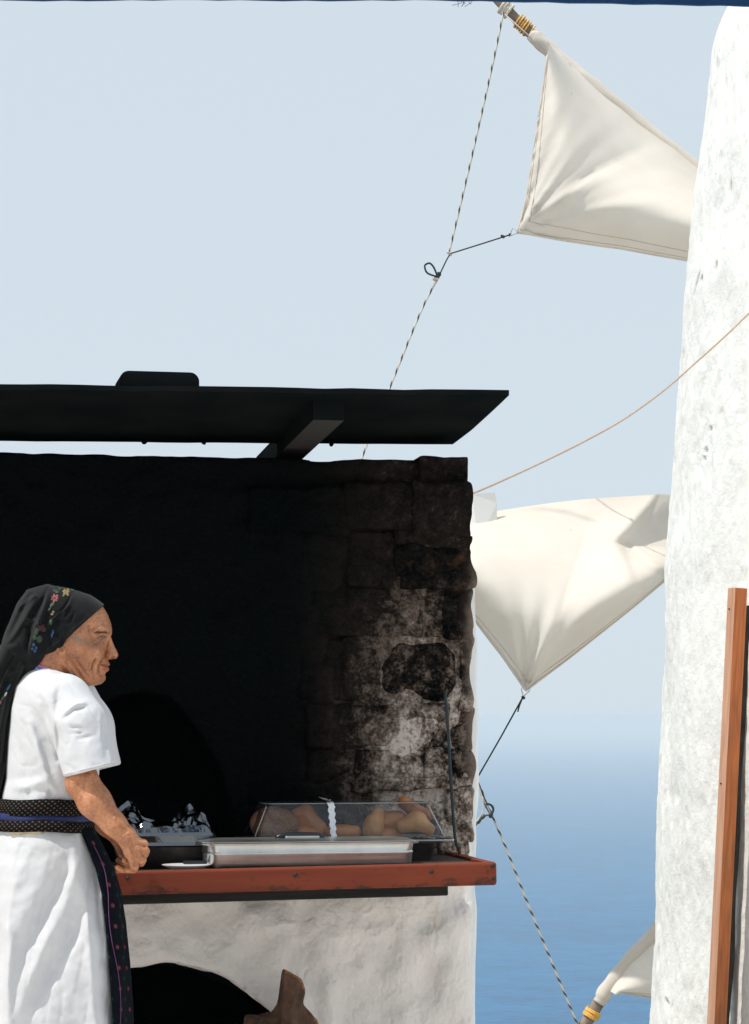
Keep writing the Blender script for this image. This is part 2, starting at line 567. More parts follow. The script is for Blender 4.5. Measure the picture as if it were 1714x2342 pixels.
MILL_Y, MILL_R0 = 12.5, 2.25
EDGE = [(15, 1657), (50, 1645), (84, 1632), (177, 1617), (258, 1606), (372, 1593), (450, 1587), (543, 1581), (590, 1576), (683, 1564),
        (813, 1556), (950, 1547), (1096, 1538), (1291, 1526), (1369, 1525), (1500, 1519), (1693, 1513), (1900, 1508), (2108, 1504), (2270, 1495), (2342, 1491)]
zs_e = np.array([ZC - (y - HY) / F_PX * MILL_Y for y, _ in EDGE])[::-1]
xs_e = np.array([(x - CX) / F_PX * MILL_Y for _, x in EDGE])[::-1]
MILL_X = float(np.interp(1.2, zs_e, xs_e)) + MILL_R0

def mill_r(z):
    if z < zs_e[0]:
        x = xs_e[0] + (z - zs_e[0]) * 0.06
    elif z > zs_e[-1]:
        x = xs_e[-1] + (z - zs_e[-1]) * 0.9
    else:
        x = float(np.interp(z, zs_e, xs_e))
    k = math.hypot(MILL_X, MILL_Y) / MILL_Y                       # the silhouette is the tangent, not the widest section
    a0 = math.atan2(MILL_X, MILL_Y) - math.atan2(x, MILL_Y)
    return math.hypot(MILL_X, MILL_Y) * math.sin(a0)

mill = empty('windmill', (MILL_X, MILL_Y, -6.2), 0, 'round whitewashed windmill tower with rough plaster at the right edge', 'windmill')

def tower():
    nz, na = 560, 760
    # dense angular steps on the side that shows, coarse behind
    ang = np.concatenate([np.linspace(R(165), R(262), 620, endpoint=False), np.linspace(R(262), R(165) + 2 * math.pi, 140, endpoint=False)])
    z0, z1 = -6.2, 5.15
    zs = np.concatenate([np.linspace(z0, -0.9, 40, endpoint=False), np.linspace(-0.9, 4.95, nz - 50), np.linspace(4.96, z1, 10)])
    rr = np.array([mill_r(z) for z in zs])
    rr = np.convolve(np.pad(rr, 5, mode='edge'), np.ones(11) / 11, mode='valid')
    A, Z = np.meshgrid(ang, zs)
    Rr = np.repeat(rr[:, None], len(ang), 1)
    X, Yv = np.cos(A) * 2.2, np.sin(A) * 2.2
    lump = 0.020 * fbm(X * 2.2, Yv * 2.2, Z * 1.6, 2, 3) + 0.005 * fbm(X * 7, Yv * 7, Z * 4, 3, 11) + 0.0040 * fbm(X * 21, Yv * 21, Z * 13, 2, 23)
    pit = vnoise(X * 11, Yv * 11, Z * 7.5, 31)
    lump = lump - 0.008 * np.clip((pit - 0.55) * 3, 0, 1)
    # a few chipped holes and cracks of its own
    def dig(px, py, rx, rz, depth, rot=0):
        nonlocal lump
        z = ZC - (py - HY) / F_PX * 11.6
        # angle where that column meets the tower
        k = (px - CX) / F_PX
        r = mill_r(z)
        a_, b_, c_ = 1 + k * k, -2 * (k * MILL_X + MILL_Y), MILL_X ** 2 + MILL_Y ** 2 - r * r
        disc = b_ * b_ - 4 * a_ * c_
        Yh = (-b_ - math.sqrt(max(disc, 0))) / (2 * a_)
        z = ZC - (py - HY) / F_PX * Yh
        an = math.atan2(Yh - MILL_Y, k * Yh - MILL_X) % (2 * math.pi)
        da = ((A - an + math.pi) % (2 * math.pi) - math.pi) * r
        dz = Z - z
        c, s = math.cos(rot), math.sin(rot)
        u, w = da * c + dz * s, -da * s + dz * c
        lump = lump - depth * np.exp(-((u / rx) ** 2 + (w / rz) ** 2))
    dig(1668, 432, 0.012, 0.03, 0.05)
    dig(1590, 652, 0.05, 0.013, 0.06, 0.9); dig(1602, 640, 0.014, 0.012, 0.06); dig(1634, 612, 0.010, 0.022, 0.05)
    dig(1610, 1030, 0.02, 0.008, 0.04); dig(1606, 1050, 0.016, 0.008, 0.04); dig(1622, 982, 0.02, 0.007, 0.04)
    dig(1525, 2298, 0.03, 0.012, 0.06, -0.4); dig(1510, 2190, 0.02, 0.04, 0.03)
    lump = lump + 0.02 * 0
    RR = Rr + lump
    V = np.stack([RR * np.cos(A), RR * np.sin(A), Z + 6.2], -1).reshape(-1, 3)
    nz_, na_ = Z.shape
    i, j = np.meshgrid(np.arange(nz_ - 1), np.arange(na_), indexing='ij')
    q = np.stack([i * na_ + j, i * na_ + (j + 1) % na_, (i + 1) * na_ + (j + 1) % na_, (i + 1) * na_ + j], -1).reshape(-1, 4)
    mesh_obj('tower', V, q, M['mill_white'], mill)
    top = float(RR[-1].mean())
    # low conical cap above the frame
    n = 48
    ring = [(1.04 * top * math.cos(2 * math.pi * k / n), 1.04 * top * math.sin(2 * math.pi * k / n), z1 + 6.2 - 0.01) for k in range(n)]
    mesh_obj('roof', ring + [(0, 0, z1 + 6.2 + 0.9)], [(k, (k + 1) % n, n) for k in range(n)] + [tuple(range(n))[::-1]], M['thatch'], mill, False)
tower()

# ------------------------------------------------------------------ wooden post against the tower
M['post_wood'] = None
m, nt, b = new_mat('orange_varnished_wood')
b.inputs['Roughness'].default_value = 0.6
g1 = noise_n(nt, 5, 5, 0.6, 'Object', stretch=(14, 14, 0.7))
g2 = noise_n(nt, 2.2, 4, 0.6, 'Object', stretch=(3, 3, 0.8))
c = ramp(nt, g1, [(0.3, (0.38, 0.095, 0.022)), (0.62, (0.62, 0.185, 0.045))])
c = mix_c(nt, math_n(nt, 'MULTIPLY', ramp(nt, g2, [(0.5, 0.0), (0.68, 1.0)]), 0.55), c, (0.14, 0.055, 0.03))
nt.links.new(c, b.inputs['Base Color'])
bump(nt, b, g1, 0.25, 0.003)
M['post_wood'] = m

def post():
    Y = 11.32
    top = P(1688, 1345, Y); bot = P(1640, 2342, Y)
    d = (top - bot).normalized()
    base = bot - d * ((bot.z + 2.2) / d.z)
    o = empty('wooden_post', base, 0, 'upright orange brown wooden post leaning against the white tower', 'post')
    ln = (top - base).length
    q = d.to_track_quat('Z', 'Y').to_matrix().to_4x4() 
    sh = box('shaft', (-0.036, -0.03, 0), (0.036, 0.03, ln), M['post_wood'], o, 0.004, 2, cuts=0)
    # twist so that the left face shows
    ax = d
    rot = Matrix.Rotation(R(28), 4, 'Z')
    zax = d; xax = Vector((1, 0, 0)) - d * d.x; xax.normalize(); yax = zax.cross(xax)
    mtx = Matrix((xax, yax, zax)).transposed().to_4x4() @ rot
    sh.matrix_local = mtx
    M['post_lit_face'] = simple('sunlit_face_wood', (0.50, 0.25, 0.15), (0.62, 0.35, 0.23), 0.7, 6, stretch=(10, 10, 0.7), bmp=0.2)  # paler colour that paints sunlight onto the post's left face
    sh.data.materials.append(M['post_lit_face'])
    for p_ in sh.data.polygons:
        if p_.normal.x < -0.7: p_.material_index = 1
    for t in (0.42, 0.77, 0.975):
        p = base.lerp(top, t) - base
        n = tube('nail', [Vector((-0.037, 0.006, ln * t)), Vector((-0.041, 0.006, ln * t))], 0.004, M['cord_dark'], o, 8)
        n.matrix_local = mtx
post()

# dark strip standing in for the shadowed gap between post and plaster
def gap_shadow():
    Y = 11.42
    a, b_ = P(1712, 1385, Y), P(1664, 2342, Y)
    d = (a - b_).normalized()
    base = b_ - d * ((b_.z + 2.2) / d.z)
    n = 40
    V, Fc = [], []
    rnd = random.Random(3)
    for i in range(n + 1):
        t = i / n
        p = base.lerp(a, t) - base
        w = 0.016 + 0.012 * float(vnoise(t * 14, 0.5, 0.5, 8)) 
        V += [p + Vector((-0.03, 0, 0)), p + Vector((w, 0, 0)), p + Vector((w, 0.05, 0)), p + Vector((-0.03, 0.05, 0))]
    for i in range(n):
        for k in range(4):
            Fc.append((i * 4 + k, i * 4 + (k + 1) % 4, i * 4 + 4 + (k + 1) % 4, i * 4 + 4 + k))
    Fc += [(3, 2, 1, 0), tuple(range(n * 4, n * 4 + 4))]
    o = mesh_obj('gap_shadow', V, Fc, M['gap_shadow_dark'], None, False)
    o.location = base
    tag(o, 'thin dark strip painted as the shadow gap between orange post and white plaster', 'gap_shadow')
M['gap_shadow_dark'] = simple('gap_shadow_tone', (0.012, 0.012, 0.012), (0.035, 0.028, 0.022), 0.9, 20, bmp=0.4)  # near-black colour for the painted gap shadow
gap_shadow()

# ------------------------------------------------------------------ sails
SAIL_Y = 14.6
HUB = P(2315, 975, SAIL_Y)

def sail_sheet(name, spar_pts, edge_pts, Y, parent, billow=0.25, wr_amp=0.02, clew_t=0.5, n=90, mt=60, wr_n=9.0, extra=None, seed=1, luff_amp=0.0, tilt=0.0):
    """cloth between a spar and its free edge; edge runs tip -> clew -> hub"""
    sp = catmull([P(x, y, Y) for x, y in spar_pts], 12)
    ed = []
    half = len(edge_pts)
    e1 = [p for p in edge_pts if p is not None]
    def poly(pts, k):
        ln = [0]
        for a, b2 in zip(pts, pts[1:]): ln.append(ln[-1] + (b2 - a).length)
        tot = ln[-1]; out = []
        for i in range(k + 1):
            d = tot * i / k
            for j in range(len(pts) - 1):
                if d <= ln[j + 1] + 1e-9:
                    out.append(pts[j].lerp(pts[j + 1], (d - ln[j]) / max(1e-9, ln[j + 1] - ln[j]))); break
        return out
    spn = poly(sp, n)
    ci = [i for i, p in enumerate(edge_pts) if len(p) > 2][0]
    k1 = int(n * clew_t)
    pe = [P(p[0], p[1], Y - tilt) for p in edge_pts]
    edn = poly(pe[:ci + 1], k1) + poly(pe[ci:], n - k1)[1:]
    clew = pe[ci]
    V = []
    for i in range(n + 1):
        for j in range(mt + 1):
            t = j / mt
            p = spn[i].lerp(edn[i], t)
            s = i / n
            b_ = billow * math.sin(math.pi * t ** 1.5) * (math.sin(math.pi * min(1, max(0, 0.04 + s * 1.0))) ** 0.6)
            dv = p - clew
            dist = math.hypot(dv.x, dv.z)
            th = math.atan2(dv.z, dv.x)
            fall = math.exp(-dist / 0.42) * min(1, dist / 0.06)
            w = wr_amp * fall * (math.sin(th * wr_n + 1.3 * seed) + 0.6 * math.sin(th * wr_n * 2.3 + seed * 2.1) + 0.4 * math.sin(th * 23 + dist * 7 + seed))
            q = Vector(p)
            q.y += b_ * -1.0 + w
            if luff_amp and i <= k1:
                r_ = min(1.0, (s / clew_t)) if clew_t else 0
                q.y += luff_amp * math.sin(i * 2.05 + 0.8 * math.sin(i)) * math.exp(-(1 - t) * 9) * math.sin(math.pi * min(1, max(0, s / clew_t * 1.05)))
            if extra: q = extra(q, s, t)
            V.append(q)
    Fc = []
    for i in range(n):
        for j in range(mt):
            a = i * (mt + 1) + j
            Fc.append((a, a + 1, a + mt + 2, a + mt + 1))
    arr = np.array([tuple(v) for v in V])
    dn = 0.014 * fbm(arr[:, 0] * 2.5, arr[:, 2] * 2.5, seed + 0 * arr[:, 0], 3, 9)
    for v, d_ in zip(V, dn): v.y += float(d_)
    base = parent.location
    o = mesh_obj(name, [v - base for v in V], Fc, M['canvas'], parent)
    grid = lambda i, j: V[i * (mt + 1) + j] - base
    # stitched hem along the free edge, slightly proud of the cloth
    for off, rad in ((1, 0.0022), (4, 0.0022)):
        path = [grid(i, mt - off) + Vector((0, -0.004, 0)) for i in range(0, n + 1)]
        tube('hem_seam', path, rad, M['seam'], o, 5)
    path = [grid(i, mt) for i in range(0, n + 1)]
    tube('hem_rope', path, 0.006, M['canvas'], o, 6)
    return o, grid

def lashing(center, axis, rad, turns, length, m, parent, name='lashing', th=0.006):
    axis = axis.normalized()
    a = axis.cross(Vector((0, 1, 0))).normalized(); b2 = axis.cross(a)
    pts = []
    k = int(turns * 14)
    for i in range(k + 1):
        an = 2 * math.pi * turns * i / k
        pts.append(center + axis * (length * (i / k - 0.5)) + (a * math.cos(an) + b2 * math.sin(an)) * (rad + th * 0.6 + 0.003 * math.sin(an * 0.37)))
    return tube(name, pts, th, m, parent, 6)

def knot(name, p, r, m, parent, seed=0, n=3):
    bm = bmesh.new()
    rnd = random.Random(seed)
    for i in range(n):
        c = Vector((rnd.uniform(-1, 1), rnd.uniform(-1, 1), rnd.uniform(-1, 1))) * r * 0.55
        g = bmesh.ops.create_icosphere(bm, subdivisions=2, radius=r * rnd.uniform(0.55, 0.8))
        for v in g['verts']:
            v.co = Vector((v.co.x * rnd.uniform(0.95, 1.05), v.co.y, v.co.z)) + c + Vector(p)
    return bm_obj(name, bm, m, parent, True)

# --- upper sail
tipA = P(1138, -2, SAIL_Y); 
sA = empty('mill_sail', P(1700, 470, SAIL_Y), 0, 'uppermost cream canvas sail, tied to the spar with yellow cord', 'sail', 'windmill sails')
def rel(p, o): return p - o.location
sparA = [P(1120, -22, SAIL_Y), P(1190, 52, SAIL_Y), P(1256, 112, SAIL_Y), P(1340, 190, SAIL_Y), P(1590, 392, SAIL_Y), HUB]
tube('spar', [rel(p, sA) for p in catmull(sparA, 6)], [0.030] * 6 + [0.034] * 6 + [0.035] * 19, M['spar'], sA, 10, wob=0.05)
sail_sheet('canvas', [(1254, 96), (1330, 160), (1395, 215), (1500, 292), (1590, 365), (1760, 500), (2000, 700)],
           [(1253, 125), (1240, 220), (1222, 340), (1205, 450), (1184, 532, 1), (1280, 548), (1420, 568), (1580, 597), (1760, 640), (2020, 735)],
           SAIL_Y, sA, 0.42, 0.026, 0.36, wr_n=15.0, seed=2, luff_amp=0.010, tilt=0.65)
# canvas rolled round the spar
tube('rolled_canvas', [rel(p, sA) for p in catmull([P(1214, 76, SAIL_Y - .02), P(1240, 98, SAIL_Y - .02), P(1290, 142, SAIL_Y - .02), P(1350, 190, SAIL_Y - .02), P(1440, 262, SAIL_Y), P(1590, 382, SAIL_Y), P(1800, 555, SAIL_Y)], 8)],
     [0.030, 0.036, 0.04, 0.042] + [0.046] * 12 + [0.044] * 16 + [0.040] * 17, M['canvas'], sA, 14, wob=0.06)
axA = (P(1256, 112, SAIL_Y) - P(1190, 52, SAIL_Y))
lashing(rel(P(1197, 57, SAIL_Y), sA), axA, 0.038, 5, 0.085, M['yellow'], sA)
lashing(rel(P(1216, 74, SAIL_Y), sA), axA, 0.040, 2.5, 0.09, M['yellow'], sA, th=0.0045)
lashing(rel(P(1158, 20, SAIL_Y), sA), axA, 0.034, 3.5, 0.06, M['rope_pale'], sA, 'rope_wrap', 0.010)
tube('spar_wire', [rel(P(1155, 32, SAIL_Y - .05), sA), rel(P(1200, 72, SAIL_Y - .05), sA), rel(P(1253, 120, SAIL_Y - .05), sA)], 0.004, M['wire'], sA, 6)

# --- middle sail
sB = empty('mill_sail', P(1760, 1140, SAIL_Y), 0, 'middle cream canvas sail bulging between sooty wall and white tower', 'sail', 'windmill sails')
sparB = [P(640, 1262, SAIL_Y), P(900, 1222, SAIL_Y), P(1200, 1190, SAIL_Y + .05), P(1530, 1165, SAIL_Y + .4), HUB]
tube('spar', [rel(p, sB) for p in catmull(sparB, 6)], 0.036, M['spar'], sB, 10, wob=0.05)
def wrapB(q, s, t):
    x = q.x / q.y * F_PX + CX; y = HY - (q.z - ZC) / q.y * F_PX
    # turned-over roll of cloth along the spar, its lower lip a crease that opens to the right
    cr = [(1150, 1176), (1240, 1172), (1300, 1180), (1370, 1203), (1440, 1240), (1500, 1290), (1600, 1360)]
    yc = float(np.interp(x, [c_[0] for c_ in cr], [c_[1] for c_ in cr]))
    if 1150 < x < 1600:
        k = min(1.0, (x - 1150) / 120) * min(1.0, (1600 - x) / 60)
        above = yc - y
        if above > 0: q.y -= 0.040 * k * (lambda u: u * u * (3 - 2 * u))(min(1, above / 16.0)) * math.exp(-above / 70.0)
    # right of the crease the cloth is bent back, shaped to imitate a shadow
    e = x - (1392 + max(0, 1240 - y) * 0.95 + max(0, y - 1240) * 0.35)
    if e > 0: q.y += 1.5 / 377.0 * e * min(1.0, e / 40.0) * (0.5 + 0.5 * math.cos(math.pi * min(1.0, max(0, y - 1190) / 240.0)))
    return q
sail_sheet('canvas', [(880, 1205), (1000, 1188), (1140, 1168), (1300, 1146), (1420, 1136), (1535, 1127), (1700, 1100), (1950, 1060)],
           [(890, 1225), (960, 1290), (1040, 1370), (1090, 1424), (1150, 1502), (1203, 1580, 1), (1300, 1507), (1420, 1412), (1522, 1330), (1700, 1200), (1950, 1100)],
           SAIL_Y, sB, 0.42, 0.028, 0.46, seed=5, wr_n=9.0, tilt=0.55, n=140, mt=110, extra=wrapB)
# --- lower sail
sC = empty('mill_sail', P(1760, 2000, SAIL_Y), 0, 'lowest cream canvas sail low beside the tower, in front of the sea', 'sail', 'windmill sails')
sparC = [P(1318, 2372, SAIL_Y), P(1345, 2335, SAIL_Y), P(1385, 2268, SAIL_Y), P(1440, 2195, SAIL_Y), P(1500, 2130, SAIL_Y), P(1800, 1700, SAIL_Y), HUB]
tube('spar', [rel(p, sC) for p in catmull(sparC, 6)], 0.038, M['spar'], sC, 10, wob=0.05)
sail_sheet('canvas', [(1388, 2262), (1418, 2210), (1445, 2172), (1475, 2142), (1505, 2112), (1600, 2010), (1900, 1560)],
           [(1412, 2276), (1420, 2270), (1500, 2284), (1640, 2300, 1), (1760, 2120), (1900, 1850), (2050, 1500)],
           SAIL_Y, sC, 0.12, 0.015, 0.45, seed=8, tilt=0.12)
tube('rolled_canvas', [rel(p, sC) for p in catmull([P(1370, 2295, SAIL_Y - .02), P(1387, 2266, SAIL_Y - .02), P(1412, 2232, SAIL_Y - .02), P(1442, 2193, SAIL_Y - .02), P(1500, 2130, SAIL_Y - .02), P(1600, 2000, SAIL_Y)], 6)],
     [0.040] * 3 + [0.047] * 10 + [0.043] * 18, M['canvas'], sC, 12, wob=0.07)
lashing(rel(P(1355, 2319, SAIL_Y), sC), P(1385, 2268, SAIL_Y) - P(1345, 2335, SAIL_Y), 0.042, 5, 0.05, M['yellow'], sC, th=0.007)

# hub and shaft that carry the spars, behind the tower
hl = HUB - mill.location
tube('axle', [hl + Vector((0, 0.45, 0)), Vector((0, 0, hl.z))], 0.16, M['spar'], mill, 16)
tube('hub', [hl + Vector((0, 0.35, 0)), hl + Vector((0, 0.75, 0)), hl + Vector((0, 0.95, 0))], [0.22, 0.18, 0.06], M['spar'], mill, 16)

# ------------------------------------------------------------------ rigging
def laid_rope(name, pts, rad, label, cat='rope', group=None, step=0.011):
    path = resample(catmull(pts, 10), step)
    o = empty(name, path[0], 0, label, cat, group)
    tube('strand', [p - path[0] for p in path], rad, None, o, 8, mats=[M['rope_pale'], M['rope_dark']], twist=1)
    return o
RY = SAIL_Y - 0.06
KN = P(1000, 638, RY)
r1 = laid_rope('rigging_rope', [P(1152, 28, RY), P(1131, 130, RY), P(1085, 335, RY), P(1028, 577, RY)], 0.0060,
               'straight upper length of black and white twisted rope below the spar tip', group='mill rigging ropes')
knot('knot', P(1028, 579, RY) - r1.location, 0.016, M['rope_pale'], r1, 2)
r2 = laid_rope('rigging_rope', [P(1000, 640, RY), P(962, 715, RY), P(890, 892, RY), P(835, 1030, RY), P(760, 1230, RY)], 0.0060,
               'twisted rope running down behind the dark roof board', group='mill rigging ropes')
knot('knot', P(1001, 634, RY) - r2.location, 0.024, M['rope_pale'], r2, 3)
knot('dark_knot', P(1003, 629, RY) - r2.location, 0.02, M['cord_dark'], r2, 5)
tube('loop', [p - r2.location for p in catmull([P(1000, 633, RY - .03), P(978, 624, RY - .03), P(972, 610, RY - .03), P(975, 604, RY - .03), P(984, 602, RY - .03), P(993, 612, RY - .03), P(1001, 632, RY - .03)], 8)], 0.0058, M['cord_dark'], r2, 6)
c1 = empty('tie_cord', P(1184, 533, RY), 0, 'dark cord from the upper sail corner to the knotted rope', 'cord', 'sail tie cords')
rel1 = lambda x, y, dy=0: P(x, y, RY + dy - 0.60 * max(0, min(1, (x - 1030) / 150))) - c1.location
tube('cord', [rel1(1166, 537), rel1(1100, 558), rel1(1030, 580), rel1(1020, 598, -.02), rel1(1005, 630, -.02)], 0.0042, M['cord_dark'], c1, 6)
knot('knot', rel1(1150, 539), 0.014, M['cord_dark'], c1, 4); knot('knot', rel1(1166, 536), 0.012, M['cord_dark'], c1, 6)
tube('wire_ring', [rel1(1167, 537), rel1(1173, 522), rel1(1176, 520), rel1(1186, 532), rel1(1168, 539)], 0.003, M['wire'], c1, 6)

r3 = laid_rope('rigging_rope', [P(1127, 1868, RY), P(1160, 1945, RY), P(1215, 2085, RY), P(1322, 2345, RY), P(1340, 2385, RY)], 0.0066,
               'twisted rope slanting down past the sea to the lowest spar', group='mill rigging ropes')
r4 = empty('rigging_rope', P(1083, 1772, RY), 0, 'frayed dark doubled rope with a loop beside the sooty wall corner', 'rope', 'mill rigging ropes')
rel4 = lambda x, y, dy=0: P(x, y, RY + dy) - r4.location
tube('strand', catmull([rel4(742, 1248), rel4(830, 1370), rel4(1000, 1612), rel4(1078, 1765), rel4(1092, 1790), rel4(1103, 1815), rel4(1112, 1840), rel4(1126, 1866)], 8), 0.0095, M['rope_dark'], r4, 8, wob=0.25)
tube('strand', catmull([rel4(1088, 1776, -.02), rel4(1102, 1820, -.02), rel4(1108, 1832, -.02), rel4(1124, 1862, -.02)], 8), 0.005, M['rope_pale'], r4, 6, wob=0.2)
tube('loop', catmull([rel4(1112, 1838, -.03), rel4(1124, 1842, -.03), rel4(1129, 1853, -.03), rel4(1122, 1866, -.03)], 8), 0.007, M['cord_dark'], r4, 6)
tube('loose_end', catmull([rel4(1121, 1864, -.03), rel4(1110, 1866, -.03), rel4(1100, 1874, -.03), rel4(1088, 1888, -.03)], 8), [0.005] * 8 + [0.010] * 14 + [0.007] * 3, M['rope_dark'], r4, 6, wob=0.2)
tube('loose_end', catmull([rel4(1104, 1822, -.03), rel4(1106, 1852, -.03), rel4(1094, 1876, -.03), rel4(1087, 1890, -.03)], 8), 0.0045, M['rope_pale'], r4, 6, wob=0.2)
knot('knot', rel4(1123, 1864), 0.018, M['rope_dark'], r4, 9)
c2 = empty('tie_cord', P(1204, 1585, RY), 0, 'dark cord from the middle sail corner down to the frayed rope', 'cord', 'sail tie cords')
rel2 = lambda x, y, dy=0: P(x, y, RY + dy - 0.50 * max(0, min(1, (x - 1092) / 110))) - c2.location
tube('cord', [rel2(1197, 1594), rel2(1145, 1688), rel2(1092, 1780)], 0.0052, M['cord_dark'], c2, 6)
tube('tail', [rel2(1196, 1596), rel2(1188, 1616), rel2(1185, 1628)], 0.0045, M['cord_dark'], c2, 6)
knot('knot', rel2(1197, 1594), 0.013, M['cord_dark'], c2, 4)
tube('wire_ring', [rel2(1197, 1592), rel2(1193, 1576), rel2(1196, 1572), rel2(1212, 1574), rel2(1213, 1579), rel2(1198, 1593)], 0.0028, M['wire'], c2, 6)

# tan cable strung in front of the tower from the oven corner
M['tan'] = simple('tan_cable', (0.50, 0.36, 0.25), (0.58, 0.43, 0.31), 0.6, 40)
Yc0, Yc1 = 6.5, 9.2
pts = [(1060, 1140), (1076, 1131), (1130, 1108), (1235, 1060), (1340, 1008), (1430, 957), (1520, 892), (1600, 822), (1660, 768), (1714, 716), (1800, 634), (1900, 540)]
cp = [P(x, y, Yc0 + (Yc1 - Yc0) * (x - 1060) / 840) for x, y in pts]
o = tube('tan_cable', [p - cp[0] for p in catmull(cp, 8)], 0.0033, M['tan'], None, 8)
o.location = cp[0]
tag(o, 'thin tan cable sagging from the oven wall up across the white tower', 'cable')
# ================================================================== STONE OVEN KITCHEN
WV = 0.50                                  # wall plane of the upper stonework
oven = empty('stone_oven', OV_O, R(OV_ANG), 'soot blackened stone oven with whitewashed base behind the red counter', 'oven')

UE = L(1074, 1700, WV).x                   # right end of the wall
ZT = L(1070, 1045, WV).z                   # top of the wall
ZB = 0.80                                  # where the whitewash stops under the counter
def masonry():
    h = 0.0125
    lo, hi = (-2.15, 0.38, -0.06), (UE + 0.06, 1.5, ZT + 0.06)
    X, Y, Z = grid3(lo, hi, h)
    # lower whitewashed block
    d = sdbox(X, Y, Z, (-2.1, WV - 0.03, -0.2), (UE - 0.008, 1.42, ZB))
    ac = L(340, 2500, WV - 0.03); e1 = L(640, 2342, WV - 0.03)
    rx, rz = 0.405, 0.322
    k = np.sqrt(((X - ac.x) / rx) ** 2 + (np.maximum(Z - ac.z, 0) / rz) ** 2)
    arch = np.where(Z > ac.z, (k - 1) * rz, np.abs(X - ac.x) - rx)
    arch = np.maximum(arch, Y - 1.2)
    n = 0.012 * fbm(X * 6.5, Y * 6.5, Z * 6.5, 3, 2) + 0.017 * fbm(X * 15, Y * 15, Z * 15, 2, 44) + 0.010 * vnoise(X * 2.3, Y * 2.3, Z * 2.3, 9) + 0.0035 * vnoise(X * 30, Y * 30, Z * 30, 14)
    rg = np.abs(fbm(X * 4.2 + 0.6 * Z, Y * 4, Z * 5.5, 2, 61))
    n = n - 0.007 * np.exp(-(rg / 0.07) ** 2) + 0.012 * np.clip(vnoise(X * 11, Y * 11, Z * 9, 77), 0, 1)
    low = np.maximum(d + n, -(arch + 0.014 * fbm(X * 8, Y * 8, Z * 8, 3, 5)))
    V, Q = surface_nets(low.astype(np.float32), lo, (h, h, h))
    cen = V[Q].mean(1)
    inside = (cen[:, 1] > WV + 0.035) & (cen[:, 0] < UE - 0.12) & (cen[:, 2] < ZB - 0.1) & (cen[:, 1] < 1.3)  # faces within the arch, coloured near black to paint its shade
    mesh_obj('whitewashed_base', V, Q, None, oven, mats=[M['wall_white'], M['arch_shade_black']], fmat=inside.astype(np.int32))
    # upper core: rough sooty render over rubble, with a low arched oven mouth at the left
    h2 = 0.010
    lo2, hi2 = (-2.15, 0.42, ZB - 0.08), (UE + 0.04, 1.45, ZT + 0.04)
    X, Y, Z = grid3(lo2, hi2, h2)
    d = sdbox(X, Y, Z, (-2.1, WV + 0.006, ZB - 0.05), (UE - 0.010, 1.40, ZT - 0.012))
    oc = L(320, 1965, WV)
    rx2, rz2 = 0.25, 0.42
    k = np.sqrt(((X - oc.x) / rx2) ** 2 + ((Z - oc.z) / rz2) ** 2)
    rec = np.maximum((k - 1) * rx2, Y - 0.74)
    n2 = 0.012 * fbm(X * 8, Y * 8, Z * 8, 3, 21) + 0.008 * fbm(X * 21, Y * 21, Z * 21, 2, 25)
    n2 = n2 + 0.012 * np.clip(vnoise(X * 14, Y * 14, Z * 14, 71) - 0.15, 0, 1) * 2
    n2 = n2 * np.clip((ZT - 0.03 - Z) / 0.05, 0.25, 1)
    up = np.maximum(d + n2, -(rec + 0.01 * fbm(X * 6, Y * 6, Z * 6, 2, 33)))
    V, Q = surface_nets(up.astype(np.float32), lo2, (h2, h2, h2))
    mesh_obj('sooty_render', V, Q, M['soot_mortar'], oven)
masonry()

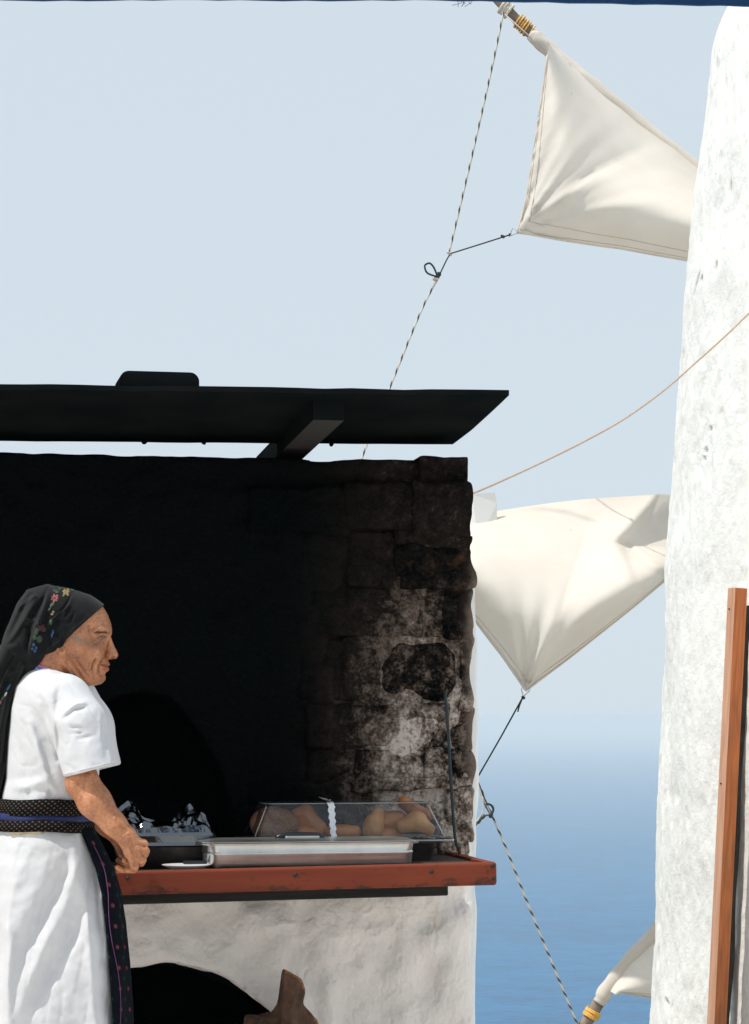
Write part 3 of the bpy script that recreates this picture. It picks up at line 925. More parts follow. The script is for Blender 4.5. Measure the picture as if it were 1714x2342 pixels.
def rock(name, u0, u1, z0, z1, vf, depth, m, parent, seed, rnd=0.28, amp=0.012, nn=(9, 4, 9), slope=0.0):
    """roughly squared block: rounded, dented, its face at v = vf"""
    nu, nv, nz = nn
    V, D, idx, Fc = [], [], {}, []
    cx, cy, cz = (u0 + u1) / 2, vf + depth / 2, (z0 + z1) / 2
    hx, hy, hz = (u1 - u0) / 2, depth / 2, (z1 - z0) / 2
    rr = min(hx, hz, hy) * rnd * 2
    def vert(i, j, k):
        key = (i, j, k)
        if key in idx: return idx[key]
        x, y, z = (i / nu * 2 - 1) * hx, (j / nv * 2 - 1) * hy, (k / nz * 2 - 1) * hz
        # rounded box
        ex, ey, ez = [max(abs(a) - (b_ - rr), 0) * (1 if a > 0 else -1) for a, b_ in ((x, hx), (y, hy), (z, hz))]
        l = math.sqrt(ex * ex + ey * ey + ez * ez)
        if l > 1e-9 and sum(1 for e in (ex, ey, ez) if abs(e) > 1e-9) > 1:
            f = rr / max(l, rr) 
            bx, by, bz = [max(-(b_ - rr), min(b_ - rr, a)) for a, b_ in ((x, hx), (y, hy), (z, hz))]
            x, y, z = bx + ex * f, by + ey * f, bz + ez * f
        p = Vector((cx + x, cy + y, cz + z))
        d = Vector((x / hx, y / hy, z / hz))
        if d.length > 0: d.normalize()
        p.z += slope * x
        idx[key] = len(V); V.append(p); D.append(d)
        return idx[key]
    for i in range(nu):
        for k in range(nz):
            Fc.append((vert(i, 0, k), vert(i + 1, 0, k), vert(i + 1, 0, k + 1), vert(i, 0, k + 1)))
            Fc.append((vert(i, nv, k), vert(i, nv, k + 1), vert(i + 1, nv, k + 1), vert(i + 1, nv, k)))
    for i in range(nu):
        for j in range(nv):
            Fc.append((vert(i, j, 0), vert(i, j + 1, 0), vert(i + 1, j + 1, 0), vert(i + 1, j, 0)))
            Fc.append((vert(i, j, nz), vert(i + 1, j, nz), vert(i + 1, j + 1, nz), vert(i, j + 1, nz)))
    for j in range(nv):
        for k in range(nz):
            Fc.append((vert(0, j, k), vert(0, j, k + 1), vert(0, j + 1, k + 1), vert(0, j + 1, k)))
            Fc.append((vert(nu, j, k), vert(nu, j + 1, k), vert(nu, j + 1, k + 1), vert(nu, j, k + 1)))
    A, D = np.array(V), np.array(D)
    a = amp * (fbm(A[:, 0] * 9, A[:, 1] * 9 + seed * 3.1, A[:, 2] * 9, 3, seed) + 0.6 * vnoise(A[:, 0] * 4, seed + 0 * A[:, 0], A[:, 2] * 4, seed + 7) + 0.35 * vnoise(A[:, 0] * 45, A[:, 1] * 45, A[:, 2] * 45, seed + 3))
    return mesh_obj(name, A + D * a[:, None], Fc, m, parent)

# stones of the jamb and lintel: (px0, px1, py0, py1, proud, roundness)
STONES = [
    # cap course along the top
    (960, 1072, 1041, 1112, 0.012, .20),
    # lintel course, stands proud over the ledge at y 1205
    (945, 1086, 1104, 1222, 0.030, .30), (795, 950, 1115, 1204, 0.020, .18), (575, 798, 1118, 1208, 0.014, .15),
    # course under the ledge
    (912, 1084, 1226, 1252, 0.016, .35), (905, 1088, 1252, 1342, 0.010, .40), (792, 902, 1212, 1338, -0.004, .22), (700, 790, 1210, 1300, 0.002, .3), 
    # long block and corner bits
    (712, 962, 1346, 1452, 0.0, .16), (972, 1020, 1344, 1450, -0.003, .2), (1012, 1088, 1340, 1462, 0.008, .40),
    # boulder course
    (868, 1058, 1462, 1606, 0.004, .48), (800, 866, 1458, 1600, -0.003, .25), (690, 798, 1464, 1604, -0.005, .25), (1056, 1086, 1462, 1620, 0.006, .4),
    # pale plastered course
    (712, 962, 1612, 1712, 0.004, .10), (970, 1024, 1616, 1712, 0.002, .14), (1026, 1082, 1622, 1720, -0.012, .40),
    (815, 962, 1716, 1786, 0.003, .10), (712, 812, 1716, 1790, -0.006, .3), (970, 1026, 1714, 1788, 0.003, .14), (1028, 1084, 1724, 1800, -0.008, .42),
    # thin slab and rubble down to the counter
    (815, 1082, 1788, 1806, 0.012, .35), (560, 812, 1794, 1850, -0.006, .3), (1036, 1082, 1808, 1868, -0.002, .45), (900, 1034, 1810, 1880, -0.008, .3), (760, 898, 1808, 1880, -0.01, .3),
    (1030, 1080, 1870, 1925, 0.004, .45), (940, 1030, 1882, 1960, -0.006, .4), (1044, 1084, 1926, 1975, 0.012, .5), (1000, 1045, 1925, 1972, 0.02, .5), (760, 940, 1882, 1960, -0.01, .3), (560, 760, 1852, 1960, -0.01, .3),
]
for i, (x0, x1, y0, y1, proud, rd) in enumerate(STONES):
    vf = WV - proud
    a, c = L(x0, y1, vf), L(x1, y0, vf)
    rs = random.Random(500 + i)
    g = 0.006
    j = lambda: rs.uniform(-.008, .008)
    edge = x1 >= 1060
    rock('stone', a.x - g + j(), c.x + (g + j() if not edge else rs.uniform(-.002, .004)), a.z - g + j(), c.z + (g + j() if y0 > 1060 else 0), vf + rs.uniform(-.006, .004), 0.22 if x1 < 1000 else 0.42, M['soot_boulder'] if (x0, y0) in ((868, 1462), (905, 1252), (1012, 1340), (1026, 1622), (1028, 1724)) else M['soot_stone'], oven, 40 + i, rd * (0.75 if (x0, y0) == (868, 1462) else 0.45),
         0.009 if (x0, y0) == (868, 1462) else (0.012 if rd < .3 else 0.019) if y0 > 1060 else 0.006, (max(6, int((x1 - x0) / 9)), 4, max(6, int((y1 - y0) / 8))), rs.uniform(-.09, .09) if rd > .2 else rs.uniform(-.02, .02))

# sunlit whitewashed pier standing behind the oven's right corner
def pier():
    Y0 = 7.9
    xr = P(1082, 1700, Y0).x
    h = 0.02
    lo, hi = (xr - 0.6, Y0 - 0.12, -0.05), (xr + 0.08, Y0 + 0.55, 2.05)
    X, Y, Z = grid3(lo, hi, h)
    top = P(1084, 1330, Y0).z
    d = sdbox(X, Y, Z, (xr - 0.55, Y0, -0.2), (xr, Y0 + 0.45, top)) - 0.01
    d = d + 0.010 * fbm(X * 4, Y * 4, Z * 3, 3, 3) + 0.004 * vnoise(X * 14, Y * 14, Z * 14, 8)
    V, Q = surface_nets(d.astype(np.float32), lo, (h, h, h))
    base = Vector((xr - 0.27, Y0 + 0.22, 0))
    o = mesh_obj('plastered_pier', V - np.array(base), Q, M['pier_white'])
    o.location = base
    tag(o, 'narrow sunlit white plastered pier just behind the sooty wall corner', 'pier')
pier()

# white block of a further wall seen over the corner
def far_block():
    Y0 = SAIL_Y - 0.10
    a, b_ = P(1020, 1400, Y0), P(1136, 1128, Y0)
    base = Vector(((a.x + b_.x) / 2, Y0 + 0.2, b_.z))
    n = 18
    V, Fc = [], []
    pts = [(1030, 1140), (1080, 1130), (1132, 1126), (1137, 1150), (1138, 1210), (1095, 1244), (1030, 1262)]
    for dy in (0.0, 0.012):
        for x, y in pts: V.append(P(x, y, Y0 + 0.03 * math.sin(x * 0.05)) + Vector((0, dy, 0)) - base)
    k = len(pts)
    Fc = [tuple(range(k)), tuple(range(k, 2 * k))[::-1]] + [(i, (i + 1) % k, k + (i + 1) % k, k + i)[::-1] for i in range(k)]
    o = mesh_obj('cloth_flag', V, Fc, M['white_cloth'], None, False)
    o.location = base
    tag(o, 'small plain white cloth tied to the spar behind the oven corner', 'cloth')
m, nt, b = new_mat('plain_white_cloth'); b.inputs['Base Color'].default_value = (0.74, 0.755, 0.75, 1); b.inputs['Roughness'].default_value = 0.9
bump(nt, b, noise_n(nt, 8, 2, 0.4, 'Position'), 0.1, 0.02)
M['white_cloth'] = m
far_block()

# ------------------------------------------------------------------ roof board
M['roof_dark'] = simple('dark_roof_board', (0.006, 0.0085, 0.0095), (0.011, 0.0125, 0.013), 1.0, 6, bmp=0.3, bscale=18, spec=0.0)
M['beam_lit_underside'] = simple('bounce_lit_beam', (0.010, 0.010, 0.010), (0.030, 0.027, 0.024), 0.85, 9, bmp=0.4, bscale=30, stretch=(1, 0.2, 1))
def roof():
    # corners as seen: front right, back right; the left end runs on beyond the frame
    fr = L(1165, 893, 0.05); br = L(1036, 1006, 0.05 + 0.60)
    slope = (L(0, 878, 0.05).z - fr.z) / (L(0, 878, 0.05).x - fr.x)
    root = empty('roof_board', OV_O, R(OV_ANG), 'wide flat dark roof board propped above the oven', 'roof')
    ul = -3.9
    th = 0.013
    V = [fr, br, (ul, br.y, br.z + (ul - br.x) * slope), (ul, fr.y, fr.z + (ul - fr.x) * slope)]
    V = [Vector(v) for v in V]
    n = 60
    top, bot = [], []
    fr_e = [V[3].lerp(V[0], i / n) for i in range(n + 1)]
    bk_e = [V[2].lerp(V[1], i / n) for i in range(n + 1)]
    # right end leans back in a shallow curve, as the sheet is bent
    mid = 6
    verts, faces = [], []
    for i in range(n + 1):
        for j in range(mid + 1):
            t = j / mid
            p = fr_e[i].lerp(bk_e[i], t)
            p.x += 0.005 * math.sin(math.pi * t) * (i == n)
            p.z += 0.002 * float(vnoise(i * 0.7, j * 0.9, 0.1, 3))
            verts.append(p)
    k = len(verts)
    for v in verts[:k]: verts.append(v - Vector((0, 0, th)))
    w = mid + 1
    for i in range(n):
        for j in range(mid):
            a = i * w + j
            faces.append((a, a + w, a + w + 1, a + 1)); faces.append((k + a, k + a + 1, k + a + w + 1, k + a + w))
    for i in range(n):
        a = i * w; faces.append((a, k + a, k + a + w, a + w))
        a = i * w + mid; faces.append((a, a + w, k + a + w, k + a))
    for j in range(mid):
        a = n * w + j; faces.append((a, k + a, k + a + 1, a + 1))
        a = j; faces.append((a, a + 1, k + a + 1, k + a))
    mesh_obj('board', verts, faces, M['roof_dark'], root, False)
    # bearer under the board
    b0 = L(752, 935, 0.12); b1 = L(660, 1030, 0.66)
    wdt = (L(788, 935, 0.12).x - L(718, 935, 0.12).x) / 2
    zt0 = fr.z + (b0.x - fr.x) * slope - th - 0.001
    zt1 = br.z + (b1.x - br.x) * slope - th - 0.001
    hgt = 0.055
    V = []
    for p, zt, v in ((b0, zt0, 0.12), (b1, zt1, 1.0)):
        zz = zt0 + (zt1 - zt0) * (v - 0.12) / 0.54 if v < 0.7 else zt0 + (zt1 - zt0) * 0.98
        x = b0.x + (b1.x - b0.x) * (v - 0.12) / 0.54 * 0.6
        V += [(x - wdt, v, zz), (x + wdt, v, zz), (x + wdt, v, zz - hgt), (x - wdt, v, zz - hgt)]
    faces = [(0, 3, 2, 1), (4, 5, 6, 7), (0, 1, 5, 4), (1, 2, 6, 5), (2, 3, 7, 6), (3, 0, 4, 7)]
    mesh_obj('bearer', V, faces, None, root, False, mats=[M['roof_dark'], M['beam_lit_underside']], fmat=[0, 0, 0, 0, 1, 0])  # underside painted paler as bounce-lit, other faces dark as in shade
    # small drips of tar along the back edge
    for x, s in ((330, .010), (465, .007), (760, .008)):
        p = L(x, 990, 0.64); p.z = br.z + (p.x - br.x) * slope - th
        knot('tar_drip', p, s, M['roof_dark'], root, int(x))
    # weight lying on the board
    a, b_ = L(274, 892, 0.09), L(456, 852, 0.09)
    zb = fr.z + (a.x - fr.x) * slope + (br.z - fr.z) * 0.2 + 0.001
    c0 = empty('roof_weight', OV_O + _U * ((a.x + b_.x) / 2) + _B * 0.16 + Vector((0, 0, zb)), R(OV_ANG), 'dark rounded slab lying on top of the roof board as a weight', 'weight')
    hx = (b_.x - a.x) / 2
    hz = b_.z - zb
    prof = [(-hx, 0)]
    rr_ = 0.022
    for k in range(7): prof.append((-hx + rr_ - rr_ * math.cos(k * math.pi / 12), hz - rr_ + rr_ * math.sin(k * math.pi / 12)))
    for k in range(7): prof.append((hx - rr_ + rr_ * math.sin(k * math.pi / 12), hz - rr_ + rr_ * math.cos(k * math.pi / 12)))
    prof.append((hx, 0))
    n = len(prof)
    V = [(x, -0.07, z) for x, z in prof] + [(x, 0.07, z) for x, z in prof]
    mesh_obj('slab', V, [tuple(range(n))[::-1], tuple(range(n, 2 * n))] + [(i, (i + 1) % n, n + (i + 1) % n, n + i) for i in range(n)], M['roof_dark'], c0, False)
roof()
# ================================================================== COUNTER AND WHAT STANDS ON IT
def red_wood(name, c0, c1):
    m, nt, b = new_mat(name)
    b.inputs['Roughness'].default_value = 0.7
    b.inputs['Specular IOR Level'].default_value = 0.25
    g = noise_n(nt, 4, 6, 0.65, 'Object', stretch=(0.9, 9, 12))
    c = ramp(nt, g, [(0.3, c0), (0.65, c1)])
    w = noise_n(nt, 16, 5, 0.7, 'Object', stretch=(1, 1, 2.2))               # chipped and sooty spots
    sp = N(nt, 'ShaderNodeSeparateXYZ'); nt.links.new(N(nt, 'ShaderNodeTexCoord').outputs['Object'], sp.inputs[0])
    lowz = N(nt, 'ShaderNodeMapRange'); lowz.inputs['From Min'].default_value = -0.030; lowz.inputs['From Max'].default_value = -0.058
    nt.links.new(sp.outputs['Z'], lowz.inputs['Value'])
    k = math_n(nt, 'MULTIPLY', ramp(nt, math_n(nt, 'ADD', w, math_n(nt, 'MULTIPLY', lowz.outputs[0], 0.14)), [(0.60, 0.0), (0.68, 1.0)]), 0.75)
    c = mix_c(nt, k, c, (0.035, 0.022, 0.018))
    nt.links.new(c, b.inputs['Base Color'])
    bump(nt, b, g, 0.2, 0.002)
    return m
M['red_wood'] = red_wood('red_painted_wood', (0.165, 0.031, 0.014), (0.215, 0.044, 0.019))
M['top_wood'] = simple('sooty_board', (0.030, 0.020, 0.016), (0.075, 0.042, 0.030), 0.7, 9, bmp=0.3, stretch=(0.6, 5, 5))
M['ledger'] = simple('ledger_wood', (0.010, 0.010, 0.010), (0.022, 0.019, 0.016), 0.9, 9, bmp=0.4, stretch=(0.6, 5, 5))
M['nail'] = simple('nail_rust', (0.012, 0.010, 0.010), (0.03, 0.02, 0.015), 0.7, 80)

CT_Z = ZC - (1972 - HY) / F_PX * OV_O.y          # top edge at the right end
TILT = R(0.75)
counter = empty('wooden_counter', OV_O + Vector((0, 0, CT_Z)), 0, 'long red painted wooden counter along the front of the oven', 'counter')
counter.rotation_euler = (Matrix.Rotation(R(OV_ANG), 3, 'Z') @ Matrix.Rotation(-TILT, 3, 'Y')).to_euler()
def ctop(u): return CT_Z + u * math.tan(TILT) - 0.008
fh = 0.0565
box('fascia', (-2.0, 0.0, -fh), (0.0, 0.024, 0.0), M['red_wood'], counter, 0.007, 4)
box('end_board', (-0.022, 0.025, -fh + 0.004), (-0.001, 0.50, -0.001), M['red_wood'], counter, 0.002, 2)
for i, (v0, v1) in enumerate(((0.025, 0.17), (0.174, 0.33), (0.334, 0.50))):
    box('plank', (-1.98, v0, -0.032 + i * 0.0006), (-0.023, v1, -0.008), M['top_wood'], counter, 0.002, 1)
lx = L(1025, 2040, 0.10).x
box('ledger', (-1.98, 0.10, -fh - 0.030), (lx, 0.44, -0.034), M['ledger'], counter, 0.003, 1)
for x, y in ((292, 2009), (676, 2002), (987, 1994), (1127, 1981), (1129, 2009)):
    p = L(x, y, 0.0)
    z = p.z - CT_Z - p.x * math.tan(TILT)
    tube('nail', [Vector((p.x, -0.0015, z)), Vector((p.x, 0.004, z))], 0.0052, M['nail'], counter, 10)

def at(name, u, v, label, cat, group=None, rz=0.0, dz=0.0):
    o = empty(name, OV_O + _U * u + _B * v + Vector((0, 0, ctop(u) + dz)), R(OV_ANG) + rz, label, cat, group)
    return o

# ------------------------------------------------------------------ loft helper: stacked rounded rectangles
def rrect(hx, hy, r, n=6):
    pts = []
    for cx, cy, a0 in ((hx - r, hy - r, 0), (-hx + r, hy - r, 90), (-hx + r, -hy + r, 180), (hx - r, -hy + r, 270)):
        for k in range(n + 1):
            a = R(a0 + 90 * k / n)
            pts.append((cx + r * math.cos(a), cy + r * math.sin(a)))
    return pts

def loft(name, rings, m, parent, cap0=True, cap1=False, smooth=True):
    """rings: list of (hx, hy, r, z)"""
    V, Fc = [], []
    for hx, hy, r, z in rings:
        for x, y in rrect(hx, hy, r): V.append((x, y, z))
    n = len(rrect(1, 1, .1))
    for i in range(len(rings) - 1):
        for k in range(n):
            Fc.append((i * n + k, i * n + (k + 1) % n, (i + 1) * n + (k + 1) % n, (i + 1) * n + k))
    if cap0: Fc.append(tuple(range(n))[::-1])
    if cap1: Fc.append(tuple(range((len(rings) - 1) * n, len(rings) * n)))
    o = mesh_obj(name, V, Fc, m, parent, smooth)
    if smooth:
        md = o.modifiers.new('split', 'EDGE_SPLIT'); md.split_angle = R(40)
    return o

# ------------------------------------------------------------------ steel pan
m, nt, b = new_mat('brushed_steel')
b.inputs['Metallic'].default_value = 1.0
b.inputs['Base Color'].default_value = (0.66, 0.61, 0.55, 1)
b.inputs['Roughness'].default_value = 0.34
g = noise_n(nt, 3, 4, 0.6, 'Object', stretch=(1.5, 60, 60))
nt.links.new(ramp(nt, g, [(0.3, 0.27), (0.7, 0.40)]), b.inputs['Roughness'])
sm = noise_n(nt, 9, 5, 0.7, 'Object')
nt.links.new(ramp(nt, sm, [(0.35, (0.55, 0.55, 0.53)), (0.65, (0.70, 0.70, 0.68))]), b.inputs['Base Color'])
M['steel'] = m
M['dark_pan'] = simple('burnt_tin', (0.02, 0.018, 0.017), (0.05, 0.043, 0.04), 0.5, 20, metal=0.4)

pl, pr = L(474, 1975, 0.045), L(952, 1968, 0.045)
pu, phx = (pl.x + pr.x) / 2, (pr.x - pl.x) / 2
PH = 0.062
pan = at('steel_pan', pu, 0.045 + 0.085, 'shallow rectangular stainless steel pan at the front of the counter', 'pan')
rings = [(phx - 0.020, 0.062, 0.022, 0.0005), (phx - 0.011, 0.071, 0.024, 0.0022), (phx - 0.006, 0.076, 0.026, 0.008), (phx - 0.0045, 0.0775, 0.026, 0.014),
         (phx - 0.0035, 0.079, 0.026, 0.034), (phx - 0.0022, 0.0803, 0.026, 0.0365), (phx - 0.0022, 0.0803, 0.026, 0.0395), (phx - 0.0035, 0.0790, 0.026, 0.042), (phx - 0.001, 0.0815, 0.026, PH - 0.004)]
loft('body', rings, M['steel'], pan, True, False)
loft('rim', [(phx - 0.001, 0.0815, 0.026, PH - 0.0042), (phx + 0.010, 0.0925, 0.03, PH - 0.003), (phx + 0.0115, 0.094, 0.03, PH), (phx + 0.010, 0.0925, 0.03, PH + 0.001), (phx - 0.001, 0.0815, 0.026, PH + 0.001)], M['steel'], pan, False, False)
lid = at('pan_lid', pu - 0.004, 0.13, 'flat steel lid with a dark loop handle on the pan', 'lid', dz=PH + 0.0016)
loft('plate', [(phx - 0.004, 0.078, 0.022, 0.0), (phx + 0.008, 0.090, 0.028, 0.0005), (phx + 0.009, 0.091, 0.028, 0.0025), (phx - 0.002, 0.080, 0.025, 0.0035), (phx - 0.03, 0.055, 0.02, 0.007)], M['steel'], lid, True, True)
M['handle_dark'] = simple('dark_handle', (0.012, 0.014, 0.018), None, 0.3)
hc = L(688, 1900, 0.13).x - (pu - 0.004)
tube('handle', catmull([Vector((hc - 0.058, 0, 0.004)), Vector((hc - 0.056, 0, 0.009)), Vector((hc - 0.044, 0, 0.0135)), Vector((hc - 0.02, 0, 0.0155)), Vector((hc + 0.02, 0, 0.0155)), Vector((hc + 0.042, 0, 0.0135)), Vector((hc + 0.053, 0, 0.009)), Vector((hc + 0.055, 0, 0.004))], 6), 0.0062, M['handle_dark'], lid, 12)
box('handle_plate', (hc - 0.040, -0.012, 0.006), (hc + 0.046, 0.010, 0.0130), M['steel'], lid, 0.004, 3)

# ------------------------------------------------------------------ bread tray with clear cover
TV = 0.345
tl, tr = L(566, 1962, TV - .09), L(1008, 1962, TV - .09)
tu, thx = (tl.x + tr.x) / 2, (tr.x - tl.x) / 2
tray = at('bread_tray', tu, TV, 'dark burnt baking tray holding bread under the clear cover', 'tray')
TH = 0.050
loft('body', [(thx - 0.025, 0.075, 0.02, 0.0005), (thx - 0.018, 0.083, 0.02, 0.003), (thx - 0.006, 0.094, 0.022, TH), (thx - 0.008, 0.092, 0.022, TH), (thx - 0.02, 0.081, 0.02, 0.006)], M['dark_pan'], tray, True, True)
loft('rim', [(thx - 0.006, 0.094, 0.022, TH), (thx + 0.006, 0.106, 0.024, TH + 0.0005), (thx + 0.007, 0.107, 0.024, TH - 0.003)], M['dark_pan'], tray, False, False)

m = bpy.data.materials.new('clear_plastic'); m.use_nodes = True
nt = m.node_tree; nt.nodes.clear()
out = N(nt, 'ShaderNodeOutputMaterial')
tr_ = N(nt, 'ShaderNodeBsdfTransparent'); tr_.inputs[0].default_value = (0.97, 0.97, 0.97, 1)
gl = N(nt, 'ShaderNodeBsdfGlossy'); gl.inputs['Roughness'].default_value = 0.08
df = N(nt, 'ShaderNodeBsdfDiffuse'); df.inputs[0].default_value = (0.75, 0.75, 0.76, 1)
lw = N(nt, 'ShaderNodeFresnel'); lw.inputs['IOR'].default_value = 1.5
m1 = N(nt, 'ShaderNodeMixShader'); m2 = N(nt, 'ShaderNodeMixShader')
sc_ = noise_n(nt, 22, 5, 0.7, 'Object')
nt.links.new(ramp(nt, sc_, [(0.4, 0.006), (0.8, 0.05)]), m1.inputs[0])           # scuffs and condensation
nt.links.new(tr_.outputs[0], m1.inputs[1]); nt.links.new(df.outputs[0], m1.inputs[2])
nt.links.new(lw.outputs[0], m2.inputs[0]); nt.links.new(m1.outputs[0], m2.inputs[1]); nt.links.new(gl.outputs[0], m2.inputs[2])
nt.links.new(m2.outputs[0], out.inputs[0])
M['plastic'] = m
cl, cr = L(560, 1908, TV - .1), L(1040, 1908, TV - .1)
cu, chx = (cl.x + cr.x) / 2, (cr.x - cl.x) / 2
cover = at('plastic_cover', cu, TV, 'clear plastic lid with sloping sides over the bread', 'cover', dz=TH + 0.0015)
cth = 0.098
loft('shell', [(chx, 0.118, 0.03, 0.0), (chx, 0.118, 0.03, 0.006), (chx - 0.014, 0.104, 0.03, 0.009), (chx - 0.018, 0.100, 0.03, 0.014), (chx - 0.052, 0.070, 0.028, cth - 0.008), (chx - 0.056, 0.066, 0.026, cth - 0.002), (chx - 0.063, 0.058, 0.022, cth)], M['plastic'], cover, False, True)

# whitish beads added along the cover's edges as painted highlights
m, nt, b = new_mat('edge_highlight')
b.inputs['Base Color'].default_value = (0.75, 0.76, 0.77, 1); b.inputs['Roughness'].default_value = 0.15; b.inputs['Alpha'].default_value = 0.5
M['edge_highlight'] = m
def edge_ring(hx, hy, r, z, rad):
    pts = [Vector((x, y, z)) for x, y in rrect(hx, hy, r)]
    tube('highlight_bead', pts + [pts[0]], rad, M['edge_highlight'], cover, 6, cap=False)
edge_ring(chx, 0.118, 0.03, 0.003, 0.0022)
edge_ring(chx - 0.057, 0.065, 0.026, cth - 0.0022, 0.0012)
for sx_ in (-1, 1):
    for sy_ in (-1, 1):
        tube('highlight_bead', [Vector((sx_ * (chx - 0.0265), sy_ * 0.0915, 0.014)), Vector((sx_ * (chx - 0.0605), sy_ * 0.0615, cth - 0.008))], 0.0016, M['edge_highlight'], cover, 6)

# foil strip stuck on the cover
m, nt, b = new_mat('kitchen_foil')
b.inputs['Metallic'].default_value = 1.0; b.inputs['Base Color'].default_value = (0.16, 0.168, 0.18, 1); b.inputs['Roughness'].default_value = 0.12
bump(nt, b, noise_n(nt, 60, 4, 0.6, 'Object'), 0.35, 0.004)
M['foil'] = m
m, nt, b = new_mat('white_foil_tape')
b.inputs['Base Color'].default_value = (0.8, 0.81, 0.83, 1); b.inputs['Roughness'].default_value = 0.45; b.inputs['Metallic'].default_value = 0.35
bump(nt, b, noise_n(nt, 90, 4, 0.6, 'Object'), 0.6, 0.003)
M['tape'] = m
sx = L(762, 1860, TV - .09).x - cu
V, Fc = [], []
n = 16
for i in range(n + 1):
    t = i / n
    z = 0.012 + t * (cth - 0.012)
    y = -(0.101 - 0.031 * t) - 0.002
    wv = 0.002 * math.sin(i * 1.9)
    V += [(sx - 0.0075 + wv - t * .003, y - 0.0015 * math.cos(i * 2.1), z), (sx + 0.0065 + wv, y, z)]
for i in range(n): Fc.append((2 * i, 2 * i + 1, 2 * i + 3, 2 * i + 2))
V += [(sx - 0.010, -0.050, cth + 0.003), (sx + 0.006, -0.048, cth + 0.002)]
Fc.append((2 * n, 2 * n + 1, 2 * n + 3, 2 * n + 2))
mesh_obj('foil_strip', V, Fc, M['tape'], cover, False)
knot('foil_twist', Vector((sx - 0.004, -0.066, cth + 0.005)), 0.006, M['foil'], cover, 3)
tube('foil_tail', [Vector((sx - 0.006, -0.066, cth + 0.006)), Vector((sx - 0.02, -0.062, cth + 0.010)), Vector((sx - 0.034, -0.060, cth + 0.016))], [0.003, 0.005, 0.002], M['foil'], cover, 5, wob=0.4)

# ------------------------------------------------------------------ breads
def crust(name, c0, c1, sesame=False):
    m, nt, b = new_mat(name)
    b.inputs['Roughness'].default_value = 0.38
    f = noise_n(nt, 14, 5, 0.6, 'Object')
    c = ramp(nt, f, [(0.3, c0), (0.7, c1)])
    if sesame:
        v = N(nt, 'ShaderNodeTexVoronoi'); v.inputs['Scale'].default_value = 260
        nt.links.new(N(nt, 'ShaderNodeTexCoord').outputs['Object'], v.inputs['Vector'])
        k = ramp(nt, v.outputs['Distance'], [(0.25, 1.0), (0.42, 0.0)])
        c = mix_c(nt, math_n(nt, 'MULTIPLY', k, 0.7), c, (0.62, 0.47, 0.30))
        bump(nt, b, k, 0.8, 0.002)
    else:
        bump(nt, b, noise_n(nt, 60, 4, 0.6, 'Object'), 0.25, 0.003)
    nt.links.new(c, b.inputs['Base Color'])
    return m
M['crust'] = crust('bread_crust', (0.38, 0.115, 0.028), (0.66, 0.265, 0.075))
M['crust_pale'] = crust('pale_bread_crust', (0.46, 0.165, 0.042), (0.76, 0.39, 0.14))
M['crust_ses'] = crust('sesame_crust', (0.16, 0.055, 0.025), (0.34, 0.15, 0.07), True)

def bread(pts, label, m, px, py, v, rz=0.0, name='bread_roll'):
    """blend of capsules in mm-scale local space: pts = [(a, b, ra, rb)]; px,py = image centre, v = depth on the counter"""
    c = L(px, py, v)
    o = empty(name, OV_O + _U * c.x + _B * v + Vector((0, 0, c.z)), R(OV_ANG) + rz, label, 'bread', 'breads under the clear cover')
    lo, hi = (-0.09, -0.07, -0.07), (0.09, 0.07, 0.07)
    h = 0.004
    X, Y, Z = grid3(lo, hi, h)
    f = None
    for a, b_, ra, rb in pts:
        d = capsule(X, Y, Z, a, b_, ra, rb)
        f = d if f is None else smin(f, d, 0.008)
    f = f + 0.0016 * fbm(X * 40, Y * 40, Z * 40, 2, int(px))
    V, Q = surface_nets(f.astype(np.float32), lo, (h, h, h))
    mesh_obj('crust', V, Q, m, o)
    return o
def ring_pts(Rr, r, tilt=0.0, n=14):
    out = []
    for i in range(n):
        a0, a1 = 2 * math.pi * i / n, 2 * math.pi * (i + 1) / n
        p = lambda a: (Rr * math.cos(a), Rr * math.sin(a) * math.cos(tilt), Rr * math.sin(a) * math.sin(tilt))
        out.append((p(a0), p(a1), r, r))
    return out
bread(ring_pts(0.036, 0.025, R(28)), 'dark sesame bread ring at the left end under the cover', M['crust_ses'], 628, 1886, 0.32, name='bread_ring')
bread([((-0.022, 0, 0.012), (0.006, 0, 0.022), 0.015, 0.013), ((0.0, 0, 0.018), (0.034, 0, -0.028), 0.017, 0.024), ((-0.02, 0.012, 0.0), (0.02, 0.012, -0.025), 0.022, 0.024)], 'twisted golden roll beside the sesame ring', M['crust'], 698, 1872, 0.355)
bread([((-0.028, 0, 0), (0.028, 0, 0), 0.020, 0.020)], 'low flat roll between the foil strip and the pale upright roll', M['crust'], 786, 1905, 0.335)
bread([((-0.004, 0, -0.02), (0.008, 0, 0.022), 0.026, 0.016), ((-0.006, 0, -0.026), (-0.004, 0, -0.004), 0.026, 0.025)], 'smooth pale upright roll right of the foil strip', M['crust_pale'], 858, 1880, 0.315)
bread([((-0.014, 0, -0.006), (0.022, 0, 0.002), 0.028, 0.024)], 'round brown roll half hidden behind the pale upright roll', M['crust'], 892, 1876, 0.372)
bread([((-0.020, 0, 0.016), (0.028, 0, -0.016), 0.018, 0.023)], 'topmost golden roll leaning near the cover edge', M['crust'], 943, 1852, 0.365)
bread([((-0.034, 0, -0.006), (0.004, 0, 0.006), 0.018, 0.026), ((0.004, 0, 0.006), (0.036, 0, -0.012), 0.026, 0.016)], 'long golden loaf at the right end under the cover', M['crust_pale'], 950, 1886, 0.318)
bread([((-0.03, 0, 0), (0.03, 0, 0), 0.022, 0.022)], 'low brown roll on the tray beneath the long golden loaf', M['crust'], 880, 1914, 0.355)
